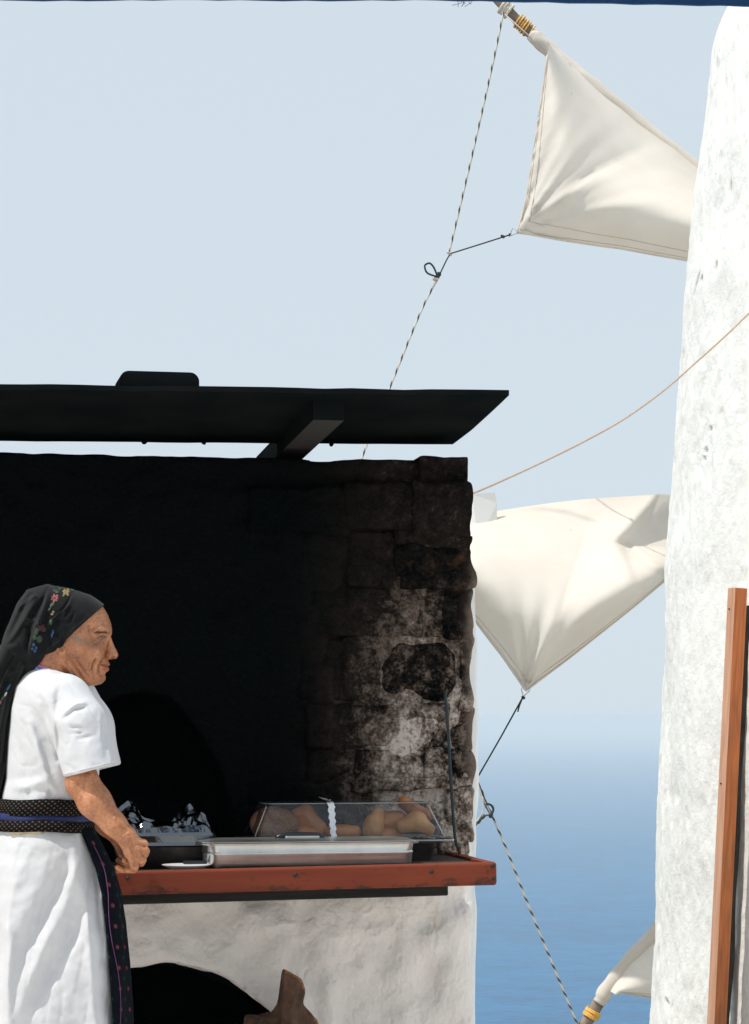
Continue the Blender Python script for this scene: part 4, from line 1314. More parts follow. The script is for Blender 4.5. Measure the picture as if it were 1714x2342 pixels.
bread([((-0.025, 0, 0), (0.025, 0, 0), 0.022, 0.022)], 'low brown roll on the tray beneath the twisted roll', M['crust'], 690, 1912, 0.345)

# ------------------------------------------------------------------ foil dish
def crumpled(name, hx, hy, heightf, m, parent, seed, n=46, k=26):
    rnd = random.Random(seed)
    xs = np.linspace(-hx, hx, n); ys = np.linspace(-hy, hy, k)
    X, Y = np.meshgrid(xs, ys, indexing='ij')
    rg = 1 - np.abs(fbm(X * 22, Y * 22, 0 * X + seed, 3, seed))
    Z = heightf(X / hx, Y / hy) + 0.018 * (rg - 0.6) + 0.007 * vnoise(X * 85, Y * 85, 0 * X, seed + 5)
    jx = 0.006 * vnoise(X * 50, Y * 50, 0 * X + 3.3, seed + 2); jy = 0.006 * vnoise(X * 50, Y * 50, 0 * X + 9.3, seed + 3)
    V = np.stack([X + jx, Y + jy, Z], -1).reshape(-1, 3)
    Fc = []
    for i in range(n - 1):
        for j in range(k - 1):
            a = i * k + j
            if (i + j) % 2: Fc += [(a, a + k, a + k + 1), (a, a + k + 1, a + 1)]
            else: Fc += [(a, a + k, a + 1), (a + 1, a + k, a + k + 1)]
    return mesh_obj(name, V, Fc, m, parent, False)
fl, fr_ = L(262, 1935, 0.16), L(494, 1935, 0.16)
fu, fhx = (fl.x + fr_.x) / 2, (fr_.x - fl.x) / 2
dish = at('foil_dish', fu, 0.27, 'oven dish wrapped in crumpled foil beside the hand', 'dish')
loft('dish_body', [(fhx - 0.03, 0.085, 0.03, 0.0005), (fhx - 0.016, 0.100, 0.035, 0.03), (fhx - 0.012, 0.105, 0.035, 0.05), (fhx - 0.002, 0.115, 0.04, 0.066)], M['dark_pan'], dish, True, False)
loft('foil_rim', [(fhx - 0.008, 0.109, 0.04, 0.054), (fhx + 0.002, 0.119, 0.04, 0.058), (fhx - 0.002, 0.115, 0.04, 0.066), (fhx + 0.006, 0.122, 0.04, 0.082), (fhx + 0.002, 0.118, 0.04, 0.090), (fhx - 0.016, 0.10, 0.04, 0.088)], M['foil'], dish, False, False)
def hf(x, y):
    e = np.maximum(np.abs(x), np.abs(y)) 
    z = 0.086 + 0.022 * np.sqrt(np.clip(1 - 0.8 * y * y, 0, 1)) * (1 - 0.4 * x * x)
    z = z + 0.050 * np.exp(-((x - 0.60) / 0.30) ** 2 - ((y + 0.2) / 0.5) ** 2) + 0.055 * np.exp(-((x + 0.66) / 0.30) ** 2 - ((y + 0.1) / 0.6) ** 2)
    return np.where(e > 0.9, z * (1 - (e - 0.9) * 2.0), z)
crumpled('crumpled_foil', fhx * 0.97, 0.112, hf, M['foil'], dish, 12)
M['ceramic'] = simple('white_plate', (0.68, 0.69, 0.70), None, 0.3)
pc = L(428, 1955, 0.075)
plate = at('white_plate', pc.x, 0.085, 'small white plate on the counter between foil dish and pan', 'plate')
def disc(name, prof, m, parent, n=40):
    V, Fc = [], []
    for r, z in prof:
        for k in range(n): V.append((r * math.cos(2 * math.pi * k / n), r * math.sin(2 * math.pi * k / n), z))
    for i in range(len(prof) - 1):
        for k in range(n): Fc.append((i * n + k, i * n + (k + 1) % n, (i + 1) * n + (k + 1) % n, (i + 1) * n + k))
    Fc.append(tuple(range(n))[::-1]); Fc.append(tuple(range((len(prof) - 1) * n, len(prof) * n)))
    return mesh_obj(name, V, Fc, m, parent)
disc('plate_body', [(0.030, 0.0006), (0.034, 0.004), (0.058, 0.014), (0.060, 0.0155), (0.057, 0.0155), (0.036, 0.006)], M['ceramic'], plate)
knife = at('table_knife', pc.x + 0.018, 0.075, 'dark handled knife lying across the small white plate', 'knife', dz=0.0165)
box('grip', (-0.028, -0.007, 0.0), (0.030, 0.007, 0.009), M['handle_dark'], knife, 0.003, 2)
box('blade', (0.031, -0.006, 0.002), (0.10, 0.006, 0.004), M['steel'], knife, 0.0005, 1)

# ------------------------------------------------------------------ hanging black cable at the jamb
cb = [L(1020, 1583, WV - .03), L(1020, 1600, WV - .035), L(1024, 1650, WV - .04), L(1030, 1750, WV - .045), L(1036, 1850, WV - .06), L(1042, 1920, WV - .09), L(1050, 1944, WV - .12), L(1052, 1956, WV - .14)]
W = lambda p: OV_O + _U * p.x + _B * p.y + Vector((0, 0, p.z))
cp = catmull([W(p) for p in cb], 8)
o = tube('black_cable', [p - cp[-1] for p in cp], 0.0042, M['cord_dark'], None, 8); o.location = cp[-1]
tag(o, 'black cable hanging down the pale stones to the counter end', 'cable')
hk = W(L(1053, 1960, 0.36))
o = empty('iron_hook', W(Vector((L(1053, 1960, 0.36).x, 0.36, ctop(0)))), 0, 'small rusty iron pin standing at the right end of the counter', 'pin')
M['rust'] = simple('rusty_iron', (0.16, 0.06, 0.03), (0.28, 0.12, 0.06), 0.8, 60)
tube('pin', [Vector((0, 0, 0.0)), Vector((0, 0, 0.028))], 0.0032, M['rust'], o, 8)
tube('foot', [Vector((-0.02, 0, 0.003)), Vector((0.022, 0, 0.003))], 0.003, M['rust'], o, 8)

# ------------------------------------------------------------------ firewood log in front of the arch
def bark(name, c0, c1):
    m, nt, b = new_mat(name)
    b.inputs['Roughness'].default_value = 0.9
    f = noise_n(nt, 26, 6, 0.65, 'Object', stretch=(1, 1, 0.45))
    nt.links.new(ramp(nt, f, [(0.3, c0), (0.5, tuple((x + y) / 2 for x, y in zip(c0, c1))), (0.68, c1)]), b.inputs['Base Color'])
    bump(nt, b, f, 0.9, 0.012)
    return m
M['bark'] = bark('bark', (0.03, 0.015, 0.010), (0.17, 0.088, 0.052))
M['cut'] = simple('cut_wood', (0.30, 0.11, 0.04), (0.42, 0.17, 0.07), 0.8, 30, bmp=0.3)
def log():
    v = 0.30
    q = lambda x, y, dv=0: L(x, y, v + dv)
    lo = (L(520, 2342, v).x - 0.10, v - 0.16, -0.02); hi = (L(790, 2342, v).x + 0.1, v + 0.16, L(600, 2200, v).z)
    h = 0.005
    X, Y, Z = grid3(lo, hi, h)
    g = lambda p: (p.x, p.y, p.z)
    foot = L(600, 2342, v); foot.z = 0.0
    f = capsule(X, Y, Z, g(q(652, 2352)), (foot.x, v + .05, 0.0), 0.060, 0.066)
    f = smin(f, capsule(X, Y, Z, g(q(648, 2350)), g(q(670, 2240)), 0.046, 0.034), 0.02)
    f = smin(f, capsule(X, Y, Z, g(q(668, 2262)), g(q(668, 2226)), 0.034, 0.030), 0.012)
    f = smin(f, capsule(X, Y, Z, g(q(598, 2380)), g(q(712, 2386)), 0.064, 0.056), 0.02)
    f = smin(f, capsule(X, Y, Z, g(q(572, 2330)), g(q(632, 2352)), 0.016, 0.048), 0.02)
    f = smin(f, capsule(X, Y, Z, g(q(660, 2330)), g(q(718, 2362)), 0.044, 0.034), 0.02)
    f = f + 0.006 * fbm(X * 30, Y * 30, Z * 14, 3, 4) + 0.014 * np.abs(vnoise(X * 34, Y * 34, Z * 10, 19)) + 0.010 * np.clip(vnoise(X * 22, Y * 22, Z * 16, 29), 0, 1) + 0.006 * vnoise(X * 12, Y * 12, Z * 12, 9)
    cutp = q(664, 2224)
    f = np.maximum(f, ((Z - cutp.z) * 0.85 + (X - cutp.x) * 0.5))
    rt = q(728, 2345)
    f = np.maximum(f, ((X - rt.x) * 0.93 + (Z - rt.z) * 0.35))
    V, Q = surface_nets(f.astype(np.float32), lo, (h, h, h))
    base = np.array([foot.x, v + .05, 0.0])
    o = empty('firewood_log', W(Vector(base)), R(OV_ANG), 'gnarled forked brown log standing before the dark arch', 'log')
    cen = V[Q].mean(1)
    fm = (((cen[:, 2] - cutp.z) * 0.85 + (cen[:, 0] - cutp.x) * 0.5) > -0.005) | (((cen[:, 0] - rt.x) * 0.93 + (cen[:, 2] - rt.z) * 0.35) > -0.005)
    mesh_obj('wood', V - base, Q, None, o, mats=[M['bark'], M['cut']], fmat=fm.astype(np.int32))
log()

# ------------------------------------------------------------------ blue awning over the viewer
m, nt, b = new_mat('blue_awning_cloth')
b.inputs['Base Color'].default_value = (0.006, 0.055, 0.16, 1); b.inputs['Roughness'].default_value = 0.85
bump(nt, b, noise_n(nt, 300, 2, 0.5, 'Object'), 0.2, 0.002)
M['blue'] = m
def awning():
    Y = 4.2
    n = 60
    base = P(857, 0, Y)
    V, Fc = [], []
    for i in range(n + 1):
        x = -700 + 3000 * i / n
        y = 1.0 if x < 1000 else 1.0 + (x - 1000) / 714 * 14
        if x < 1000: y += 1.2 * math.sin(x * 0.011)
        e = P(x, y, Y)
        e.z += 0.0008 * math.sin(i * 2.3)
        V += [e - base, e + Vector((0, 0.0, 0.03)) - base, e + Vector((0, -0.6, 0.10)) - base, e + Vector((0, -1.7, 0.22)) - base,
              e + Vector((0, -1.7, 0.214)) - base, e + Vector((0, -0.6, 0.094)) - base, e + Vector((0, -0.006, 0.024)) - base, e + Vector((0, -0.006, 0)) - base]
    for i in range(n):
        for k in range(8):
            Fc.append((i * 8 + k, i * 8 + 8 + k, i * 8 + 8 + (k + 1) % 8, i * 8 + (k + 1) % 8))
    root = empty('blue_awning', base, 0, 'edge of a dark blue cloth awning along the top', 'awning')
    mesh_obj('cloth', V, Fc, M['blue'], root, False)
    rnd = random.Random(5)
    for i in range(7):
        x = 1045 + i * 6 + rnd.uniform(-3, 3)
        a = P(x, 0, Y) - base
        tube('frayed_thread', catmull([a, a + Vector((rnd.uniform(-.004, .004), 0, -.004)), a + Vector((rnd.uniform(-.014, .006), 0, -rnd.uniform(.006, .012)))], 4), 0.0005, M['blue'], root, 4)
    for x in (-650, 2250):
        a = P(x, 0, Y) - base
        tube('pole', [Vector((a.x, -1.62, 0.20)), Vector((a.x, -1.62, -base.z))], 0.025, M['spar'], root, 12)
awning()
# ================================================================== THE WOMAN
YW = 5.38
SCL = F_PX / YW                                    # about 1022 units to the metre
woman = empty('person', Vector(((115 - CX) / SCL, YW, 0)), 0, 'elderly woman in a white dress and dark headscarf standing in profile', 'person')
WB = woman.location.copy()
GROUND = HY + ZC * SCL                             # row of the ground in figure units
def fig(V):
    """figure units (column, depth, row) -> local metres of the person"""
    V = np.asarray(V, float)
    Y = YW + V[:, 1] / SCL
    k = YW / Y * 0 + 1
    # a figure unit is 1/SCL m at any depth; the lens shrinks far limbs by itself
    s = Y / F_PX
    x = (V[:, 0] - CX) * s; z = ZC - (V[:, 2] - HY) * s
    z = np.where(V[:, 2] > 2500, ZC - (V[:, 2] - HY) / SCL, z)
    return np.stack([x - WB.x, Y - WB.y, z - WB.z], -1)

def sculpt(name, f, lo, h, m, parent, post=None, uv=None):
    V, Q = surface_nets(f.astype(np.float32), lo, (h, h, h))
    if post is not None: V = post(V)
    return V, Q[:, ::-1]          # rows count downwards, so the winding flips

# ---- skin
m, nt, b = new_mat('weathered_skin')
b.inputs['Roughness'].default_value = 0.38
b.inputs['Subsurface Weight'].default_value = 0.06
b.inputs['Subsurface Radius'].default_value = (0.006, 0.002, 0.001)
b.inputs['Subsurface Scale'].default_value = 0.5
f1 = noise_n(nt, 22, 5, 0.65, 'Object'); f2 = noise_n(nt, 70, 4, 0.6, 'Object')
c = ramp(nt, f1, [(0.3, (0.33, 0.122, 0.054)), (0.55, (0.54, 0.220, 0.100)), (0.72, (0.68, 0.315, 0.160))])
f3 = noise_n(nt, 150, 5, 0.7, 'Object')
c = mix_c(nt, math_n(nt, 'MULTIPLY', ramp(nt, f2, [(0.54, 0.0), (0.66, 1.0)]), 0.5), c, (0.20, 0.07, 0.04))
c = mix_c(nt, math_n(nt, 'MULTIPLY', ramp(nt, f3, [(0.50, 0.0), (0.68, 1.0)]), 0.45), c, (0.66, 0.34, 0.20))
at_ = N(nt, 'ShaderNodeAttribute'); at_.attribute_name = 'pigment_shade'
spc = N(nt, 'ShaderNodeSeparateColor'); nt.links.new(at_.outputs['Color'], spc.inputs[0])
c = mix_c(nt, spc.outputs[0], c, (0.10, 0.036, 0.020))                      # dark skin round the eye, brow hair, plus shade painted in creases and hollows
c = mix_c(nt, math_n(nt, 'MULTIPLY', spc.outputs[1], 0.7), c, (0.36, 0.10, 0.075))   # lips
nt.links.new(c, b.inputs['Base Color'])
hh = math_n(nt, 'ADD', noise_n(nt, 120, 4, 0.65, 'Object'), math_n(nt, 'MULTIPLY', noise_n(nt, 45, 3, 0.6, 'Object', stretch=(1.6, 1, 0.6)), 0.7))
bump(nt, b, hh, 0.7, 0.005)
M['skin'] = m

PV, PQ = [], []                                     # the body, piece by piece, becomes one mesh
def add_piece(V, Q):
    off = sum(len(v) for v in PV)
    PV.append(V); PQ.append(Q + off)

def inflate(d, Rr):
    t = np.clip(-d / Rr, 0, 1)
    return np.sqrt(np.clip(1 - (1 - t) ** 2, 0, 1))

FACE = [(222, 1372), (236, 1388), (246, 1405), (252.5, 1422), (256, 1438), (255.5, 1450), (252.5, 1459), (247, 1472), (243, 1490), (243, 1503), (247, 1510), (248.5, 1514), (251, 1518.5), (250, 1522.5), (246, 1524.5),
        (249.5, 1528.5), (248.5, 1534), (242, 1538), (240, 1543), (242, 1549), (241, 1556), (235, 1562), (228, 1565.5), (216, 1568), (204, 1569), (188, 1567), (168, 1566), (152, 1580), (142, 1610),
        (140, 1660), (58, 1660), (60, 1570), (70, 1525), (56, 1490), (46, 1455), (42, 1420), (52, 1384), (84, 1356), (128, 1347), (172, 1353), (203, 1364)]
NOSE = [(249, 1452), (255, 1460), (257.5, 1468), (262, 1479), (267, 1488), (270, 1496), (269.5, 1502), (265, 1507), (256, 1507.5), (246, 1509), (236, 1507), (233, 1499), (240, 1484), (245, 1466)]
def head_width(X, Z):
    d = poly_sd(X, Z, FACE)
    wm = 76.0 - 15 * np.clip((X - 165) / 85, 0, 1) - 8 * np.clip((Z - 1505) / 60, 0, 1)
    neck = np.clip((Z - 1545) / 25, 0, 1) * np.clip((165 - X) / 20, 0, 1)
    wm = wm * (1 - neck) + 55 * neck
    W = wm * inflate(d, 66)
    g = lambda cx, cz, sx, sz, a, rot=0: a * np.exp(-(((X - cx) * math.cos(rot) + (Z - cz) * math.sin(rot)) / sx) ** 2 - ((-(X - cx) * math.sin(rot) + (Z - cz) * math.cos(rot)) / sz) ** 2)
    def line(pts, a, w, taper=True):
        dd, s = line_d(X, Z, pts)
        return a * np.exp(-(dd / w) ** 2) * (np.sin(np.pi * np.clip(s * 0.9 + 0.05, 0, 1)) ** 0.5 if taper else 1)
    S = np.clip(-d / 3, 0, 1)
    E = 0
    E = E + g(236, 1461, 12, 9, -9) + g(231, 1458, 8, 5.0, 6.5)                       # socket and eyeball under its lids
    E = E + line([(222, 1460), (231, 1454.5), (241, 1455)], -3.2, 1.5) + line([(222, 1462), (231, 1464), (240, 1461)], -2.2, 1.4)
    E = E + line([(219, 1452), (230, 1446), (244, 1446)], -2.2, 1.8)                     # lid crease
    E = E + line([(216, 1443), (230, 1436), (250, 1438)], 4.2, 5.5)                      # brow
    E = E + g(207, 1484, 20, 12, 6.5, 0.25) + g(226, 1492, 9, 9, 3.5)                    # cheekbone, apple of the cheek
    E = E + g(190, 1512, 22, 13, -7) + g(205, 1438, 14, 16, -4.5)                        # hollow cheek, temple
    E = E + line([(240, 1500), (231, 1511), (225, 1522), (224, 1538), (228, 1548)], -4.6, 2.4)      # nasolabial fold
    E = E + line([(231, 1502), (222, 1513), (217, 1526), (217, 1540)], 3.0, 4.0)
    E = E + line([(219, 1505), (212, 1517), (209, 1532), (211, 1545)], -3.0, 2.0)
    E = E + line([(206, 1510), (202, 1524), (203, 1540)], -2.0, 1.8)
    E = E + line([(252, 1524.5), (240, 1523), (230, 1520)], -5.0, 1.7, False)            # mouth
    E = E + line([(250, 1518), (240, 1517.5), (233, 1518)], 2.6, 2.2) + line([(249, 1530), (241, 1529.5), (234, 1527)], 2.8, 2.4)
    E = E + line([(242, 1538), (234, 1537), (228, 1532)], -2.6, 2.2)
    E = E + g(234, 1552, 9, 8, 3.5)
    E = E + line([(152, 1520), (165, 1540), (188, 1556), (212, 1563)], 5.0, 6.0)         # jaw edge
    E = E + line([(150, 1530), (163, 1552), (184, 1567)], -6.5, 4.5)
    for k, (dx, dz) in enumerate(((0, 0), (11, -7), (-11, 8), (20, -15))):               # slack skin of the neck
        E = E + line([(150 + dx, 1512 + dz), (163 + dx, 1535 + dz), (182 + dx, 1563 + dz)], -2.8, 1.9)
        E = E + line([(145 + dx, 1516 + dz), (158 + dx, 1540 + dz), (176 + dx, 1568 + dz)], 2.0, 2.6)
    E = E + line([(120, 1520), (150, 1575), (160, 1600)], 5.0, 6.0)
    for k in range(4):                                                                   # crow's feet
        E = E + line([(219, 1457 + 2.2 * k), (206, 1452 + 5.0 * k)], -1.7, 1.0)
    for k in range(4):
        E = E + line([(250 - 2 * k, 1428 - 9 * k), (238, 1426 - 9 * k), (226 - 3 * k, 1432 - 9 * k)], -1.5, 1.4)
    for k in range(3):
        E = E + line([(226 - 9 * k, 1468 + 4 * k), (214 - 9 * k, 1474 + 5 * k), (206 - 8 * k, 1486 + 7 * k)], -1.4, 1.2)
    W = np.where(d < 0, np.maximum(W + 1.55 * E * S, 0.4), -1 * np.clip(d, 0, 4))
    # nose with its wing and nostril
    dn = poly_sd(X, Z, NOSE)
    Wn = (15.5 + 3.5 * np.clip((Z - 1480) / 20, 0, 1)) * inflate(dn, 11)
    Wn = Wn + g(250, 1500, 8.5, 7.5, 7.0) - g(258.5, 1505, 3.8, 2.2, 9.0) + line([(243, 1490), (240, 1500), (243, 1507)], -3.5, 1.6)
    Wn = np.where(dn < 0, Wn, -1 * np.clip(dn, 0, 4))
    k = 3.0
    h_ = np.clip(0.5 + 0.5 * (W - Wn) / k, 0, 1)
    W = Wn * (1 - h_) + W * h_ + k * h_ * (1 - h_) * 0.5
    return W

hH = 1.6
lo, hi = (34, -92, 1336), (278, 92, 1660)
X, Yd, Z = grid3(lo, hi, hH)
W2 = head_width(X[:, 0, :], Z[:, 0, :])
f = np.abs(Yd) - W2[:, None, :]
# ear
ear = ellipsoid(X, np.abs(Yd), Z, (139, 76, 1482), (14, 7, 26))
ear = smin(ear, ellipsoid(X, np.abs(Yd), Z, (142, 76, 1500), (10, 7, 10)), 5)
ear = np.maximum(ear, -ellipsoid(X, np.abs(Yd), Z, (143, 85, 1480), (7, 8, 14)))
f = smin(f, ear, 4)
f = f + 0.5 * fbm(X / 5, Yd / 5, Z / 5, 2, 5)
f = np.maximum(f, Z - 1655)
V, Q = sculpt('head', f, lo, hH, None, None)
add_piece(V, Q)

# ---- arm and hand (near side, then mirrored to the far side)
lo, hi = (112, -262, 1560), (352, -120, 2012)
hA = 2.0
X, Yd, Z = grid3(lo, hi, hA)
f = capsule(X, Yd, Z, (160, -146, 1640), (188, -196, 1785), 30, 35)
f = smin(f, capsule(X, Yd, Z, (188, -198, 1790), (218, -205, 1835), 37, 38), 16)
f = smin(f, capsule(X, Yd, Z, (214, -205, 1832), (262, -210, 1886), 37, 27), 14)
f = smin(f, capsule(X, Yd, Z, (262, -210, 1886), (287, -211, 1912), 27, 22), 12)
f = smin(f, ellipsoid(X, Yd, Z, (172, -208, 1800), (17, 20, 20)), 12)                  # elbow
# palm
f = smin(f, capsule(X, Yd, Z, (290, -210, 1914), (306, -208, 1944), 22, 25), 12)
KN_ = [((329, -206, 1931), 10.5), ((332, -212, 1947), 11), ((325, -214, 1966), 10.5), ((309, -210, 1982), 9.5)]
fing = None
for i, (kp, r) in enumerate(KN_):
    f = smin(f, capsule(X, Yd, Z, (294 + 2 * i, -212, 1920 + 5 * i), (kp[0] - 3, kp[1] + 1, kp[2] - 1), 12, r), 6)   # metacarpal
    p1 = (kp[0] - 2, kp[1] + 40, kp[2] + 8); p2 = (kp[0] - 28, kp[1] + 52, kp[2] + 8); p3 = (kp[0] - 40, kp[1] + 34, kp[2] + 2)
    for a, b_, ra, rb in ((kp, p1, r, r - 1.5), (p1, p2, r - 1.5, r - 2.5), (p2, p3, r - 2.5, r - 3.5)):
        d = capsule(X, Yd, Z, a, b_, ra, rb)
        fing = d if fing is None else np.minimum(fing, d)
f = smin(f, fing, 3.0)
# thumb folded along the index finger, away from the viewer
f = smin(f, capsule(X, Yd, Z, (292, -194, 1916), (312, -170, 1926), 13, 11), 6)
f = smin(f, capsule(X, Yd, Z, (312, -170, 1926), (322, -156, 1944), 10.5, 8), 3)
# tendons and veins on the back of the hand
for i, (kp, r) in enumerate(KN_):
    f = f - 1.8 * np.exp(-(capsule(X, Yd, Z, (290, -232, 1918), (kp[0], kp[1] - 9, kp[2]), 1, 1) / 3.2) ** 2)
    f = f + 3.6 * np.exp(-(capsule(X, Yd, Z, (300, -235, 1922), (kp[0] + 2, kp[1] - 8, kp[2] + 9), 1, 1) / 3.2) ** 2)
for (x0, z0, x1, z1) in ((262, 1912, 283, 1896), (268, 1918, 291, 1902), (275, 1925, 299, 1909), (284, 1933, 305, 1918)):
    f = f + 1.5 * np.exp(-(np.hypot(*[np.asarray(q) for q in (line_d(X[:, 0, :], Z[:, 0, :], [(x0, z0), (x1, z1)])[0], 0)])[:, None, :] / 1.8) ** 2)
f = f + 0.5 * fbm(X / 9, Yd / 9, Z / 9, 3, 15)
V, Q = sculpt('arm', f, lo, hA, None, None)
add_piece(V, Q)
V2 = V.copy(); V2[:, 1] *= -1; V2[:, 0] -= 14
add_piece(V2, Q[:, ::-1])

# ---- torso, legs and feet under the dress
hT = 6.0
lo, hi = (-60, -210, 1540), (330, 210, 2880)
X, Yd, Z = grid3(lo, hi, hT)
f = ellipsoid(X, Yd, Z, (118, 0, 1690), (72, 130, 150))
f = smin(f, ellipsoid(X, Yd, Z, (108, 0, 1930), (84, 105, 110)), 30)
f = smin(f, capsule(X, Yd, Z, (104, 0, 1640), (108, 0, 1540), 55, 50), 20)
for s in (-1, 1):
    f = smin(f, capsule(X, Yd, Z, (112, 62 * s, 1990), (122, 72 * s, 2420), 62, 48), 20)
    f = smin(f, capsule(X, Yd, Z, (122, 76 * s, 2420), (110, 80 * s, 2800), 50, 30), 15)
    f = smin(f, capsule(X, Yd, Z, (106, 80 * s, 2826), (200, 92 * s, 2842), 32, 22), 12)
f = np.maximum(f, Z - (GROUND - 8))
V, Q = sculpt('torso', f, lo, hT, None, None)
add_piece(V, Q)
AV = np.concatenate(PV)
body = mesh_obj('body', fig(AV), np.concatenate(PQ), M['skin'], woman)
def pigment_shade():  # own skin tones plus shade painted into folds, cheek hollow and neck
    x, z = AV[:, 0], AV[:, 2]
    head = (z < 1570) & (np.abs(AV[:, 1]) < 100)
    gs = lambda cx, cz, sx, sz: np.exp(-((x - cx) / sx) ** 2 - ((z - cz) / sz) ** 2)
    ln = lambda pts, w: np.exp(-(line_d(x, z, pts)[0] / w) ** 2)
    dark = 0.45 * gs(212, 1468, 16, 12) + 0.30 * gs(226, 1475, 14, 6) + 0.25 * gs(200, 1440, 14, 14) + 0.20 * gs(180, 1505, 30, 14)
    dark = np.maximum(dark, 0.85 * ln([(222, 1459.5), (231, 1455.5), (243, 1457)], 2.0)); dark = np.maximum(dark, 0.55 * ln([(224, 1462), (234, 1463), (242, 1460)], 1.6))
    dark = np.maximum(dark, 0.55 * ln([(226, 1448), (238, 1446), (250, 1448)], 3.2)); dark = np.maximum(dark, 0.7 * gs(258.5, 1505, 4, 2.6)); dark = np.maximum(dark, 0.7 * ln([(251, 1524.4), (232, 1521)], 1.6))
    dark = np.maximum(dark, 0.5 * ln([(240, 1500), (231, 1511), (225, 1522), (224, 1538)], 1.8)); dark = np.maximum(dark, 0.35 * ln([(219, 1505), (212, 1517), (209, 1532)], 1.8))
    dark = np.maximum(dark, 0.45 * gs(140, 1560, 30, 30))
    lip = np.maximum(ln([(250, 1518.5), (236, 1518.5)], 3.0), ln([(249, 1530), (237, 1529)], 3.4))
    n = len(x)
    col = np.zeros((n, 4), np.float32); col[:, 3] = 1
    col[:, 0] = np.clip(dark, 0, 1) * head; col[:, 1] = lip * head
    a = body.data.color_attributes.new('pigment_shade', 'FLOAT_COLOR', 'POINT')
    a.data.foreach_set('color', col.ravel())
pigment_shade()

# ---- eyes, eyebrow and stray hair
M['eye_white'] = simple('eye_white', (0.20, 0.15, 0.12), None, 0.25)
M['iris'] = simple('dark_iris', (0.03, 0.018, 0.012), None, 0.2)
M['hair'] = simple('grey_hair', (0.30, 0.24, 0.20), (0.42, 0.36, 0.31), 0.6, 90)
M['brow'] = simple('dark_brow', (0.05, 0.03, 0.022), (0.10, 0.06, 0.045), 0.8, 90)
def ball(name, c, r, m, parent, sc=(1, 1, 1)):
    bm = bmesh.new(); bmesh.ops.create_uvsphere(bm, u_segments=20, v_segments=12, radius=1)
    V = np.array([(c[0] + v.co.x * r * sc[0], c[1] + v.co.y * r * sc[1], c[2] + v.co.z * r * sc[2]) for v in bm.verts])
    Fc = [[v.index for v in f.verts][::-1] for f in bm.faces]; bm.free()
    return mesh_obj(name, fig(V), Fc, m, parent)
W0 = head_width(np.array([[232.0, 237.0, 226.0, 246.0]]), np.array([[1458.5, 1458.5, 1458.5, 1445.0]]))[0]
for s in (-1, 1):
    e = ball('eye', (234, s * (W0[0] - 4.6), 1459.2), 5.0, M['eye_white'], woman, (1.1, 1, 0.6))
    ir = ball('iris', (236.5, s * (W0[1] - 2.2), 1458.8), 3.4, M['iris'], e)

def strand(name, pts, r, m, parent, side=-1, lift=1.5):
    a = np.array([[p[0] for p in pts]], float); z = np.array([[p[1] for p in pts]], float)
    w = np.maximum(head_width(a, z)[0], 3) + lift
    loc = fig(np.stack([a[0], side * w, z[0]], 1))
    return tube(name, catmull([Vector(p) for p in loc], 5), r / SCL, m, parent, 5)
for k in range(6):
    strand('eyebrow_hair', [(246 - 4 * k, 1449 - 0.6 * k), (241 - 4 * k, 1446 - 0.2 * k), (236 - 4 * k, 1446.5 + 0.6 * k)], 1.1, M['brow'], body, lift=0.9)
rnd = random.Random(11)
for k in range(9):
    x, z = 160 + rnd.uniform(-4, 16), 1462 + rnd.uniform(-8, 4)
    strand('hair_strand', [(x, z), (x + rnd.uniform(2, 12), z + rnd.uniform(-6, 4)), (x + rnd.uniform(10, 24), z + rnd.uniform(-4, 8)), (x + rnd.uniform(2, 16), z + rnd.uniform(4, 14))], 0.45, M['hair'], body, lift=1.0)

# ---- headscarf
m, nt, b = new_mat('black_scarf_cloth')
b.inputs['Roughness'].default_value = 0.8
b.inputs['Sheen Weight'].default_value = 0.12
b.inputs['Specular IOR Level'].default_value = 0.08
f1 = noise_n(nt, 30, 4, 0.6, 'Object')
nt.links.new(ramp(nt, f1, [(0.3, (0.005, 0.006, 0.0065)), (0.7, (0.010, 0.011, 0.0115))]), b.inputs['Base Color'])
bump(nt, b, noise_n(nt, 500, 2, 0.5, 'Object'), 0.25, 0.001)
M['scarf'] = m
CROWN = [(232, 1378), (258, 1400), (262, 1450), (240, 1520), (160, 1545), (100, 1540), (74, 1545), (52, 1540), (24, 1508), (4, 1470), (12, 1445), (22, 1422), (39, 1380), (62, 1349), (108, 1336), (123, 1340), (150, 1344), (172, 1350), (207, 1361)]
TAIL = [(110, 1500), (96, 1520), (80, 1530), (62, 1548), (42, 1586), (28, 1632), (18, 1690), (12, 1760), (-2, 1820), (-46, 1812), (-52, 1700), (-44, 1600), (-24, 1530), (2, 1474), (40, 1450)]
CUT = [(238, 1384), (200, 1418), (168, 1447), (152, 1463), (144, 1478), (126, 1490), (104, 1498), (96, 1512), (78, 1532), (40, 1570), (-80, 1570), (-80, 1300), (238, 1300)]
